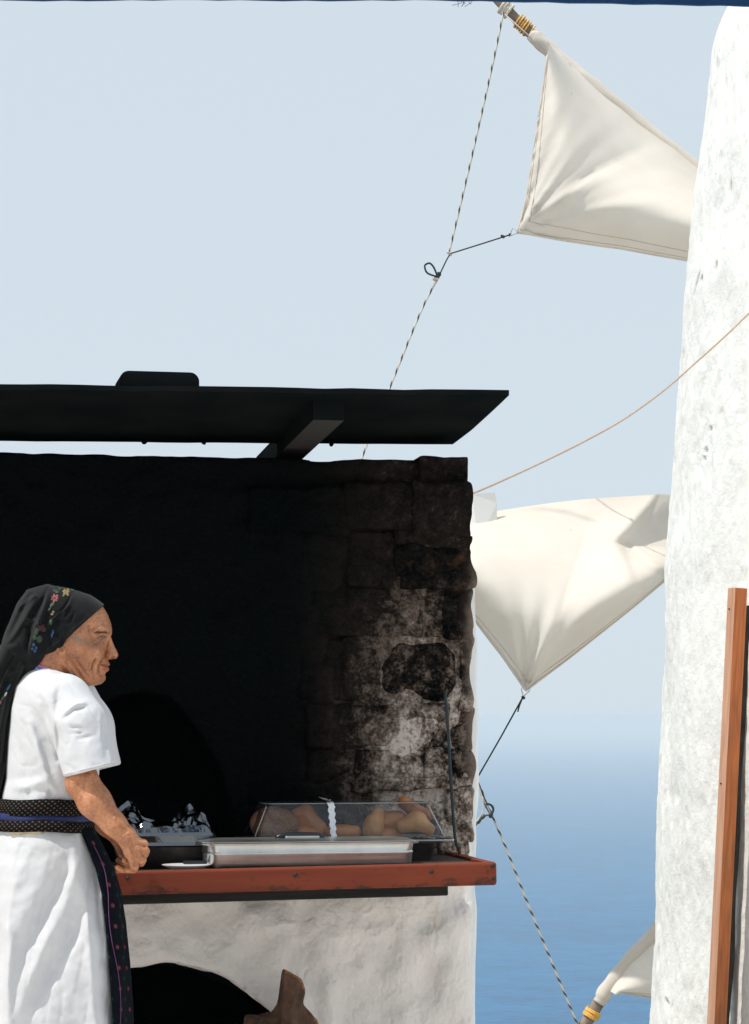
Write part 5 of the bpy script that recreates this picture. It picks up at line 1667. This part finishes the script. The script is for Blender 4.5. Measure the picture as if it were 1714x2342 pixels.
SC_LINES = [  # (polyline, amplitude, width)
    ([(118, 1338), (104, 1380), (92, 1420), (84, 1450)], 6, 5), ([(109, 1345), (94, 1385), (80, 1425)], -6, 4), ([(172, 1351), (158, 1384), (128, 1408), (106, 1440)], 4.5, 4), ([(166, 1356), (150, 1388), (122, 1412)], -5, 3),
    ([(66, 1350), (80, 1362), (62, 1376), (40, 1392)], 7, 5), ([(72, 1358), (56, 1384), (40, 1420), (24, 1450)], -8, 6), ([(84, 1366), (60, 1410), (34, 1450), (14, 1476)], 7, 6),
    ([(96, 1372), (76, 1410), (66, 1450), (62, 1490)], -6, 5), ([(92, 1396), (82, 1430), (80, 1470)], 5, 4), ([(60, 1420), (88, 1418), (90, 1436)], 5, 4), ([(62, 1430), (70, 1450), (60, 1480)], -6, 4.5),
    ([(150, 1382), (145, 1396), (134, 1408)], -2.5, 3), ([(160, 1396), (150, 1412)], -2.5, 2.5), ([(172, 1400), (158, 1428)], -2, 2.5), ([(6, 1474), (26, 1478), (44, 1496)], 6, 5), ([(4, 1486), (24, 1490), (40, 1506)], -6, 5),
    ([(136, 1470), (112, 1486), (94, 1500)], 3, 4), ([(204, 1412), (170, 1440), (150, 1462)], 2.0, 4),
]
hS = 2.0
lo, hi = (-60, -104, 1326), (262, 104, 1830)
X, Yd, Z = grid3(lo, hi, hS)
x2, z2 = X[:, 0, :], Z[:, 0, :]
d = poly_sd(x2, z2, CROWN)
Wc = 83 * inflate(d, 72) * (1 - 0.18 * np.clip((x2 - 170) / 80, 0, 1))
Wh = head_width(x2, z2)
Wc = np.maximum(Wc, np.where(Wh > 5, Wh + 4.0, Wc))
fold = 0
for pts, a, w in SC_LINES:
    dd, s = line_d(x2, z2, pts)
    fold = fold + 1.5 * a * np.exp(-(dd / w) ** 2) * np.sin(np.pi * np.clip(0.08 + 0.84 * s, 0, 1)) ** 0.6
fold = fold + 1.2 * fbm(x2 / 16, z2 / 16, 0 * x2, 2, 3)
Wc = np.where(d < 0, np.maximum(Wc + fold * np.clip(-d / 6, 0, 1), np.where(Wh > 5, Wh + 2.2, 0.5)), -np.clip(d, 0, 4))
fc = np.maximum(np.abs(Yd) - Wc[:, None, :], poly_sd(x2, z2, CUT)[:, None, :] * 0.7)
dt = poly_sd(x2, z2, TAIL)
Wt = (34 + 40 * np.clip((1560 - z2) / 80, 0, 1)) * inflate(dt, 26)
tl_ = 0
for pts, a, w in (([(30, 1500), (-10, 1580), (-30, 1700)], -8, 6), ([(50, 1520), (20, 1580), (0, 1680), (-10, 1800)], 8, 6), ([(56, 1530), (34, 1580), (16, 1650), (6, 1740)], -7, 4), ([(20, 1530), (-12, 1600), (-22, 1700)], 6, 5), ([(60, 1500), (40, 1530), (20, 1540)], 5, 5)):
    dd, s = line_d(x2, z2, pts)
    tl_ = tl_ + a * np.exp(-(dd / w) ** 2)
Wt = np.where(dt < 0, np.maximum(Wt + tl_, 1.0), -np.clip(dt, 0, 4))
ft = np.abs(Yd) - Wt[:, None, :]
f = smin(fc, ft, 6)
V, Q = sculpt('headscarf', f, lo, hS, None, None)
scarf = mesh_obj('headscarf', fig(V), Q, M['scarf'], woman)

# embroidered flowers on the scarf: petals are little raised stitches
thread = {k: simple('thread_' + k, c, None, 0.6) for k, c in dict(pink=(0.24, 0.055, 0.06), yellow=(0.24, 0.16, 0.055), green=(0.020, 0.042, 0.022), blue=(0.008, 0.045, 0.13), wine=(0.06, 0.012, 0.018), white=(0.28, 0.25, 0.24)).items()}
Wgrid = np.maximum(Wc, Wt)
def scarf_w(x, z):
    i = int(np.clip((x - lo_s[0]) / hS, 0, Wgrid.shape[0] - 1)); j = int(np.clip((z - lo_s[2]) / hS, 0, Wgrid.shape[1] - 1))
    return float(Wgrid[max(0, i - 1):i + 2, max(0, j - 1):j + 2].max())
lo_s = lo
def petals(name, items, joined=True):
    """items: (x, z, rx, rz, rot, colour); a flower is one raised motif, leaves and buds are single stitches"""
    for grp in ([items] if joined else [[it] for it in items]):
        V, Fc, fm = [], [], []
        cols = sorted(set(it[5] for it in grp))
        for x, z, rx, rz, rot, c_ in grp:
            base = len(V)
            n = 8
            V.append((x, -(scarf_w(x, z) + 2.0), z))
            for k in range(n):
                a = 2 * math.pi * k / n
                px_, pz = rx * math.cos(a), rz * math.sin(a)
                xx, zz = x + px_ * math.cos(rot) - pz * math.sin(rot), z + px_ * math.sin(rot) + pz * math.cos(rot)
                V.append((xx, -(scarf_w(xx, zz) + 0.5), zz))
            for k in range(n): Fc.append((base, base + 1 + k, base + 1 + (k + 1) % n)); fm.append(cols.index(c_))
        mesh_obj(name, fig(V), Fc, None, scarf, False, mats=[thread[c_] for c_ in cols], fmat=fm)
def flower(x, z, r, col, cen, n=7):
    it = []
    for k in range(n):
        a = 2 * math.pi * k / n
        it.append((x + r * .5 * math.cos(a) + rnd.uniform(-1, 1), z + r * .5 * math.sin(a) + rnd.uniform(-1, 1), r * rnd.uniform(.38, .52), r * rnd.uniform(.22, .32), a + rnd.uniform(-.25, .25), col))
    it.append((x, z, r * .22, r * .22, 0, cen))
    return it
petals('embroidered_flower', flower(125.5, 1368, 10.5, 'pink', 'wine'))
petals('embroidered_flower', flower(97, 1437, 10, 'wine', 'blue'))
petals('embroidered_flower', flower(151, 1353.5, 10, 'yellow', 'yellow', 6))
petals('embroidered_leaf', [(128, 1352, 8, 4, .3, 'green'), (138, 1346, 6, 3, -.4, 'green'), (119, 1384, 8, 4, -.9, 'green'), (113, 1394, 5, 3, -.9, 'green'), (164, 1349, 6, 2.5, .2, 'green'), (116, 1423, 4, 7, 0, 'green'), (84, 1444, 5, 9, .3, 'green'), (90, 1462, 7, 9, .2, 'green'), (147, 1361, 5, 3, -.6, 'green'), (79, 1458, 5, 6, 0, 'green')], False)
petals('embroidered_bud', [(119, 1405, 3.5, 3, 0, 'yellow'), (122, 1400, 2.5, 3, 0, 'yellow'), (121, 1446, 3, 6, .1, 'blue'), (119, 1454, 2.5, 5, .1, 'blue'), (77, 1475, 4, 4, 0, 'blue'), (83, 1482, 3, 4, 0, 'blue'), (80, 1489, 3.5, 4, 0, 'blue'), (74, 1484, 3, 3.5, 0, 'blue')], False)
petals('embroidered_bud', [(20, 1572, 2.5, 9, .5, 'blue'), (13, 1588, 2.5, 6, .5, 'white'), (6, 1598, 2.5, 9, .6, 'green'), (0, 1608, 3, 5, .6, 'pink')], False)

# ---- dress
m, nt, b = new_mat('white_cotton')
b.inputs['Roughness'].default_value = 0.9
b.inputs['Sheen Weight'].default_value = 0.1
b.inputs['Specular IOR Level'].default_value = 0.2
f1 = noise_n(nt, 8, 4, 0.6, 'Object')
nt.links.new(ramp(nt, f1, [(0.3, (0.64, 0.64, 0.655)), (0.7, (0.69, 0.69, 0.705))]), b.inputs['Base Color'])
hh = math_n(nt, 'ADD', noise_n(nt, 900, 2, 0.5, 'Object'), math_n(nt, 'MULTIPLY', noise_n(nt, 16, 4, 0.6, 'Object'), 2.0))
bump(nt, b, hh, 0.25, 0.004)
M['cotton'] = m

SEC = np.array([  # row, centre, half length, half width
    (1516, 112, 26, 40), (1528, 113, 42, 66), (1545, 117, 64, 112), (1570, 120, 84, 146), (1620, 123, 98, 156), (1700, 124, 107, 150), (1780, 120, 106, 140), (1850, 104, 104, 134), (1895, 98, 108, 140),
    (1930, 100, 120, 152), (1980, 104, 136, 166), (2050, 110, 148, 178), (2130, 114, 154, 186), (2200, 116, 158, 190), (2342, 117, 166, 196), (2600, 118, 176, 206), (2830, 118, 184, 212)], float)
def sec(z):
    return [np.interp(z, SEC[:, 0], SEC[:, i]) for i in (1, 2, 3)]
def dress_f(X, Yd, Z):
    cx, a, bb = sec(Z)
    th = np.arctan2(Yd / bb, (X - cx) / a)
    pleat = np.clip((Z - 1905) / 260, 0, 1)
    mod = 1 + pleat * (0.022 * np.sin(th * 11 + 0.8) + 0.016 * np.sin(th * 17 + Z / 300))
    k = np.sqrt(((X - cx) / (a * mod)) ** 2 + (Yd / (bb * mod)) ** 2)
    return (k - 1) * np.minimum(a, bb)
hD = 4.0
lo, hi = (-110, -272, 1506), (322, 272, 2822)
X, Yd, Z = grid3(lo, hi, hD)
f = dress_f(X, Yd, Z)
f = np.maximum(f, 1520 + (X - 90) * 0.33 - Z)                       # neckline
A = np.abs(Yd)
Xs = X - np.where(Yd > 0, 14, 0)
sl = capsule(Xs, A, Z, (146, 128, 1606), (178, 160, 1660), 66, 66)
sl = smin(sl, capsule(Xs, A, Z, (178, 162, 1660), (206, 198, 1766), 66, 60), 14)
hem = ((Z - 1778) + (Xs - 148) * 0.256) / 1.03                      # slanting cut of the cuff
sl = np.maximum(sl, hem)
inner = capsule(Xs, A, Z, (194, 182, 1722), (212, 203, 1800), 40, 54)
sl = np.maximum(sl, -inner)
f = smin(f, sl, 15)
f = np.maximum(f, -np.maximum(inner, (1705 - Z)))
f = np.maximum(f, np.minimum(hem - 2, A - 152))
f = np.maximum(f, Z - 2812)
V, Q = surface_nets(f.astype(np.float32), lo, (hD, hD, hD))

FOLDS = [  # (polyline, amplitude towards the viewer, width)
    # skirt: two deep diagonal valleys and the ridges between them
    ([(162, 1960), (140, 2010), (100, 2090), (40, 2205)], -17, 15), ([(200, 2055), (165, 2130), (120, 2220), (70, 2300)], -19, 17), ([(150, 2065), (110, 2150), (60, 2260), (40, 2340)], 12, 16),
    ([(190, 1935), (205, 2000), (205, 2060)], -9, 12), ([(172, 1940), (168, 2000), (160, 2040)], 7, 9), ([(205, 2085), (220, 2180), (225, 2340)], 12, 20), ([(222, 1930), (232, 2020), (245, 2150), (250, 2300)], 8, 9),
    ([(214, 1960), (226, 2060), (236, 2200)], -8, 9), ([(8, 2110), (28, 2150), (16, 2250), (20, 2400)], 12, 10), ([(0, 2130), (6, 2220), (4, 2400)], -14, 10), ([(120, 1960), (60, 2080), (24, 2140)], 9, 22),
    ([(100, 2340), (110, 2600)], 14, 26), ([(170, 2330), (180, 2650)], -12, 22), ([(240, 2330), (250, 2650)], 10, 20), ([(50, 2340), (40, 2650)], -12, 20),
    # bodice
    ([(92, 1595), (112, 1650), (128, 1722)], -12.0, 7), ([(76, 1660), (100, 1710), (122, 1770)], -14.0, 9), ([(60, 1640), (84, 1700), (100, 1770)], 12.0, 12), ([(134, 1570), (130, 1620), (126, 1650)], -8.0, 7),
    ([(40, 1680), (60, 1760), (70, 1815)], -10.0, 10), ([(110, 1780), (60, 1800), (20, 1800)], 12.0, 12), ([(112, 1800), (118, 1826)], -12.0, 6), ([(90, 1730), (110, 1790), (130, 1822)], 10.0, 10), ([(150, 1790), (160, 1826)], -10.0, 8),
    # sleeve
    ([(128, 1655), (133, 1690), (132, 1740)], -18.0, 5), ([(148, 1642), (168, 1622), (196, 1618)], -10.0, 6), ([(150, 1632), (176, 1610), (200, 1606)], 8.0, 6), ([(160, 1664), (186, 1666)], -6.0, 5), ([(176, 1690), (216, 1684)], -5.0, 5),
    ([(165, 1676), (190, 1678)], -5.0, 4), ([(236, 1640), (240, 1690), (246, 1740)], -8.0, 6), ([(230, 1630), (232, 1690)], 6.0, 6),
]
def fold_disp(x, z):
    r = np.zeros_like(x)
    for pts, a, w in FOLDS:
        dd, s = line_d(x, z, pts)
        r = r + a * np.exp(-(dd / w) ** 2) * np.sin(np.pi * np.clip(0.06 + 0.9 * s, 0, 1)) ** 0.7
    r = r + 2.6 * fbm(x / 34, z / 40, 0 * x, 3, 7)
    sk = np.clip((z - 1910) / 60, 0, 1)
    r = r - 1.8 * sk * np.exp(-(vnoise(x / 22 + z / 95, z / 130, 0 * x, 17) / 0.22) ** 2)      # sharp pressed creases
    r = r - 2.0 * (1 - sk) * np.exp(-(vnoise(x / 24 - z / 60, z / 48, 0 * x, 27) / 0.13) ** 2)
    return r
cxv, av, bv = sec(V[:, 2])
face = np.clip(-(V[:, 1]) / 60, 0, 1)
r = fold_disp(V[:, 0], V[:, 2])
Vd = V.copy()
Vd[:, 1] -= r * face
backf = np.clip(V[:, 1] / 60, 0, 1)
Vd[:, 1] += 4.0 * vnoise(V[:, 0] / 22, V[:, 2] / 70, 0 * V[:, 0], 6) * backf
Vd[:, 0] += 1.5 * vnoise(V[:, 0] / 30, V[:, 2] / 45, V[:, 1] / 60, 8)
dress = mesh_obj('dress', fig(Vd), Q[:, ::-1], M['cotton'], woman)

def ring_strip(name, rows, off, th0, th1, m, parent, n=90, thick=5.0, wob=0.0, sub=3, uvscale=1.0):
    """band of cloth that follows the body section; rows: list of functions of angle -> row"""
    V, UV, Fc = [], [], []
    th = np.linspace(th0, th1, n + 1)
    k = len(rows)
    closed = abs(th1 - th0 - 2 * math.pi) < 1e-3
    for lay in (0, 1):
        for i, t in enumerate(th):
            for j, rw in enumerate(rows):
                z = rw(t) if callable(rw) else rw
                cx, a, bb = [float(q) for q in sec(np.array(z))]
                o_ = (off(t, z) if callable(off) else off) - lay * thick
                o_ += wob * math.sin(t * 9 + z * 0.01)
                V.append((cx + (a + o_) * math.cos(t), (bb + o_) * math.sin(t), z)); UV.append((t * 120 * uvscale / 100, z / 100))
    ln = (n + 1) * k
    for i in range(n):
        for j in range(k - 1):
            a_ = i * k + j
            Fc.append((a_, a_ + 1, a_ + k + 1, a_ + k)); Fc.append((ln + a_, ln + a_ + k, ln + a_ + k + 1, ln + a_ + 1))
    for i in range(n):
        a_ = i * k; Fc.append((a_, a_ + k, ln + a_ + k, ln + a_))
        a_ = i * k + k - 1; Fc.append((a_, ln + a_, ln + a_ + k, a_ + k))
    if not closed:
        for j in range(k - 1):
            a_ = j; Fc.append((a_, ln + a_, ln + a_ + 1, a_ + 1))
            a_ = n * k + j; Fc.append((a_, a_ + 1, ln + a_ + 1, ln + a_))
    return mesh_obj(name, fig(V), Fc, m, parent, True, uvs=UV)

# ---- woven sash
def sash_mat(name, base, dot, dot2, du, dv, rr0=0.15):
    m, nt, b = new_mat(name)
    b.inputs['Roughness'].default_value = 0.9
    b.inputs['Specular IOR Level'].default_value = 0.05
    uv = N(nt, 'ShaderNodeTexCoord').outputs['UV']
    def dots(ox, oy, col, c_in, r0):
        mp = N(nt, 'ShaderNodeMapping'); mp.inputs['Scale'].default_value = (du, dv, 1); mp.inputs['Location'].default_value = (ox, oy, 0)
        nt.links.new(uv, mp.inputs[0])
        sp = N(nt, 'ShaderNodeSeparateXYZ'); nt.links.new(mp.outputs[0], sp.inputs[0])
        fx = math_n(nt, 'SUBTRACT', math_n(nt, 'FRACT', sp.outputs[0]), 0.5); fy = math_n(nt, 'SUBTRACT', math_n(nt, 'FRACT', sp.outputs[1]), 0.5)
        d = math_n(nt, 'SQRT', math_n(nt, 'ADD', math_n(nt, 'MULTIPLY', fx, fx), math_n(nt, 'MULTIPLY', fy, fy)))
        return mix_c(nt, ramp(nt, d, [(r0, 1.0), (r0 + 0.08, 0.0)]), c_in, col)
    c = mix_c(nt, noise_n(nt, 60, 3, 0.5, 'Object'), base, tuple(x * 2.2 for x in base))
    c = dots(0, 0, dot, c, rr0); c = dots(0.5, 0.5, dot2, c, rr0 * 0.7)
    nt.links.new(c, b.inputs['Base Color'])
    bump(nt, b, noise_n(nt, 300, 2, 0.5, 'Object'), 0.4, 0.002)
    return m
M['sash'] = sash_mat('woven_sash', (0.004, 0.005, 0.005), (0.12, 0.045, 0.035), (0.075, 0.10, 0.075), 6.4, 9.6)
M['sash_blue'] = simple('blue_ribbon', (0.006, 0.010, 0.06), (0.010, 0.024, 0.13), 0.7, 30)
M['sash_gold'] = simple('gold_fringe', (0.45, 0.34, 0.16), (0.62, 0.52, 0.30), 0.7, 90)
def wave(z0, amp=0, ph=0): return lambda t: z0 + amp * math.cos(t + ph) + 1.2 * math.sin(t * 5)
ring_strip('sash', [wave(1829), wave(1845), wave(1866)], lambda t, z: 8 + 2 * math.sin(t * 3), 0, 2 * math.pi, M['sash'], woman, 120)
ring_strip('sash_ribbon', [wave(1864, 3), wave(1872, 3), wave(1882, 3)], 6.5, 0, 2 * math.pi, M['sash_blue'], woman, 120)
ring_strip('sash', [wave(1879, 2), wave(1890, 2), wave(1904, 2)], lambda t, z: 9 + 2 * math.sin(t * 4 + 1), 0, 2 * math.pi, M['sash'], woman, 120)
ring_strip('sash_fringe', [wave(1893, 2), wave(1901, 2), wave(1908, 2)], 6.5, R(230), R(268), M['sash_gold'], woman, 40)
# collar ribbons
M['collar_pink'] = simple('pink_braid', (0.45, 0.10, 0.28), (0.58, 0.26, 0.42), 0.8, 160)
M['collar_blue'] = simple('blue_braid', (0.10, 0.22, 0.62), (0.2, 0.35, 0.75), 0.8, 160)
def collar(name, off_r, dz, r, m):
    pts = []
    for k in range(49):
        t = 2 * math.pi * k / 48
        x = 117 + (44 + off_r) * math.cos(t); y = (66 + off_r) * math.sin(t)
        z = 1525 + 0.36 * (x - 90) + dz
        pts.append((x, y, z))
    loc = fig(pts)
    tube(name, [Vector(p) for p in loc], r / SCL, m, woman, 8)
collar('collar_braid', 0, -2, 4.6, M['collar_pink']); collar('collar_edging', 5, 4.5, 2.6, M['collar_blue'])

# ---- dark flowered apron in front
M['apron'] = sash_mat('dark_flowered_cloth', (0.0025, 0.004, 0.006), (0.16, 0.04, 0.05), (0.014, 0.06, 0.056), 2.3, 2.1, 0.055)
rows = [1893, 1915, 1945, 1985, 2040, 2110, 2200, 2300, 2420, 2560, 2700]
def ap_off(t, z): return 10 + 11 * min(1, (z - 1890) / 110.0) + 3.5 * math.sin(t * 10 + z * 0.006)
ring_strip('apron', rows, ap_off, R(-40), R(40), M['apron'], woman, 60, 5.0, uvscale=1.0)
M['magenta'] = simple('magenta_thread', (0.12, 0.025, 0.12), (0.17, 0.04, 0.16), 0.7, 90)
pts = []
for z in range(1935, 2600, 18):
    cx, a, bb = [float(q) for q in sec(np.array(float(z)))]
    t = R(-35 + 3 * math.sin(z * 0.02)); o_ = ap_off(t, z) + 1.0
    pts.append((cx + (a + o_) * math.cos(t), (bb + o_) * math.sin(t), z))
tube('apron_stitching', catmull([Vector(p) for p in fig(pts)], 3), 1.1 / SCL, M['magenta'], woman, 5)
# ---- cuff stitching
pts = []
for k in range(41):
    t = 2 * math.pi * k / 40
    x = 206 + 61 * math.cos(t); y = -197 + 61 * math.sin(t)
    pts.append((x, y, 1778 - (x - 148) * 0.256 - 7))
tube('cuff_hem', [Vector(p) for p in fig(pts)], 1.3 / SCL, M['cotton'], woman, 5)

# ---- shoes
M['shoe'] = simple('black_leather', (0.012, 0.012, 0.012), None, 0.45)
hB = 5.0
for s in (-1, 1):
    lo, hi = (50, 80 * s - 60, 2780), (260, 80 * s + 70, 2880)
    X, Yd, Z = grid3(lo, hi, hB)
    f = capsule(X, Yd, Z, (104, 80 * s, 2838), (205, 92 * s, 2848), 40, 30)
    f = np.maximum(f, Z - (GROUND - 1)); f = np.maximum(f, 2806 - Z)
    V, Q = surface_nets(f.astype(np.float32), lo, (hB, hB, hB))
    mesh_obj('shoe', fig(V), Q[:, ::-1], M['shoe'], woman)
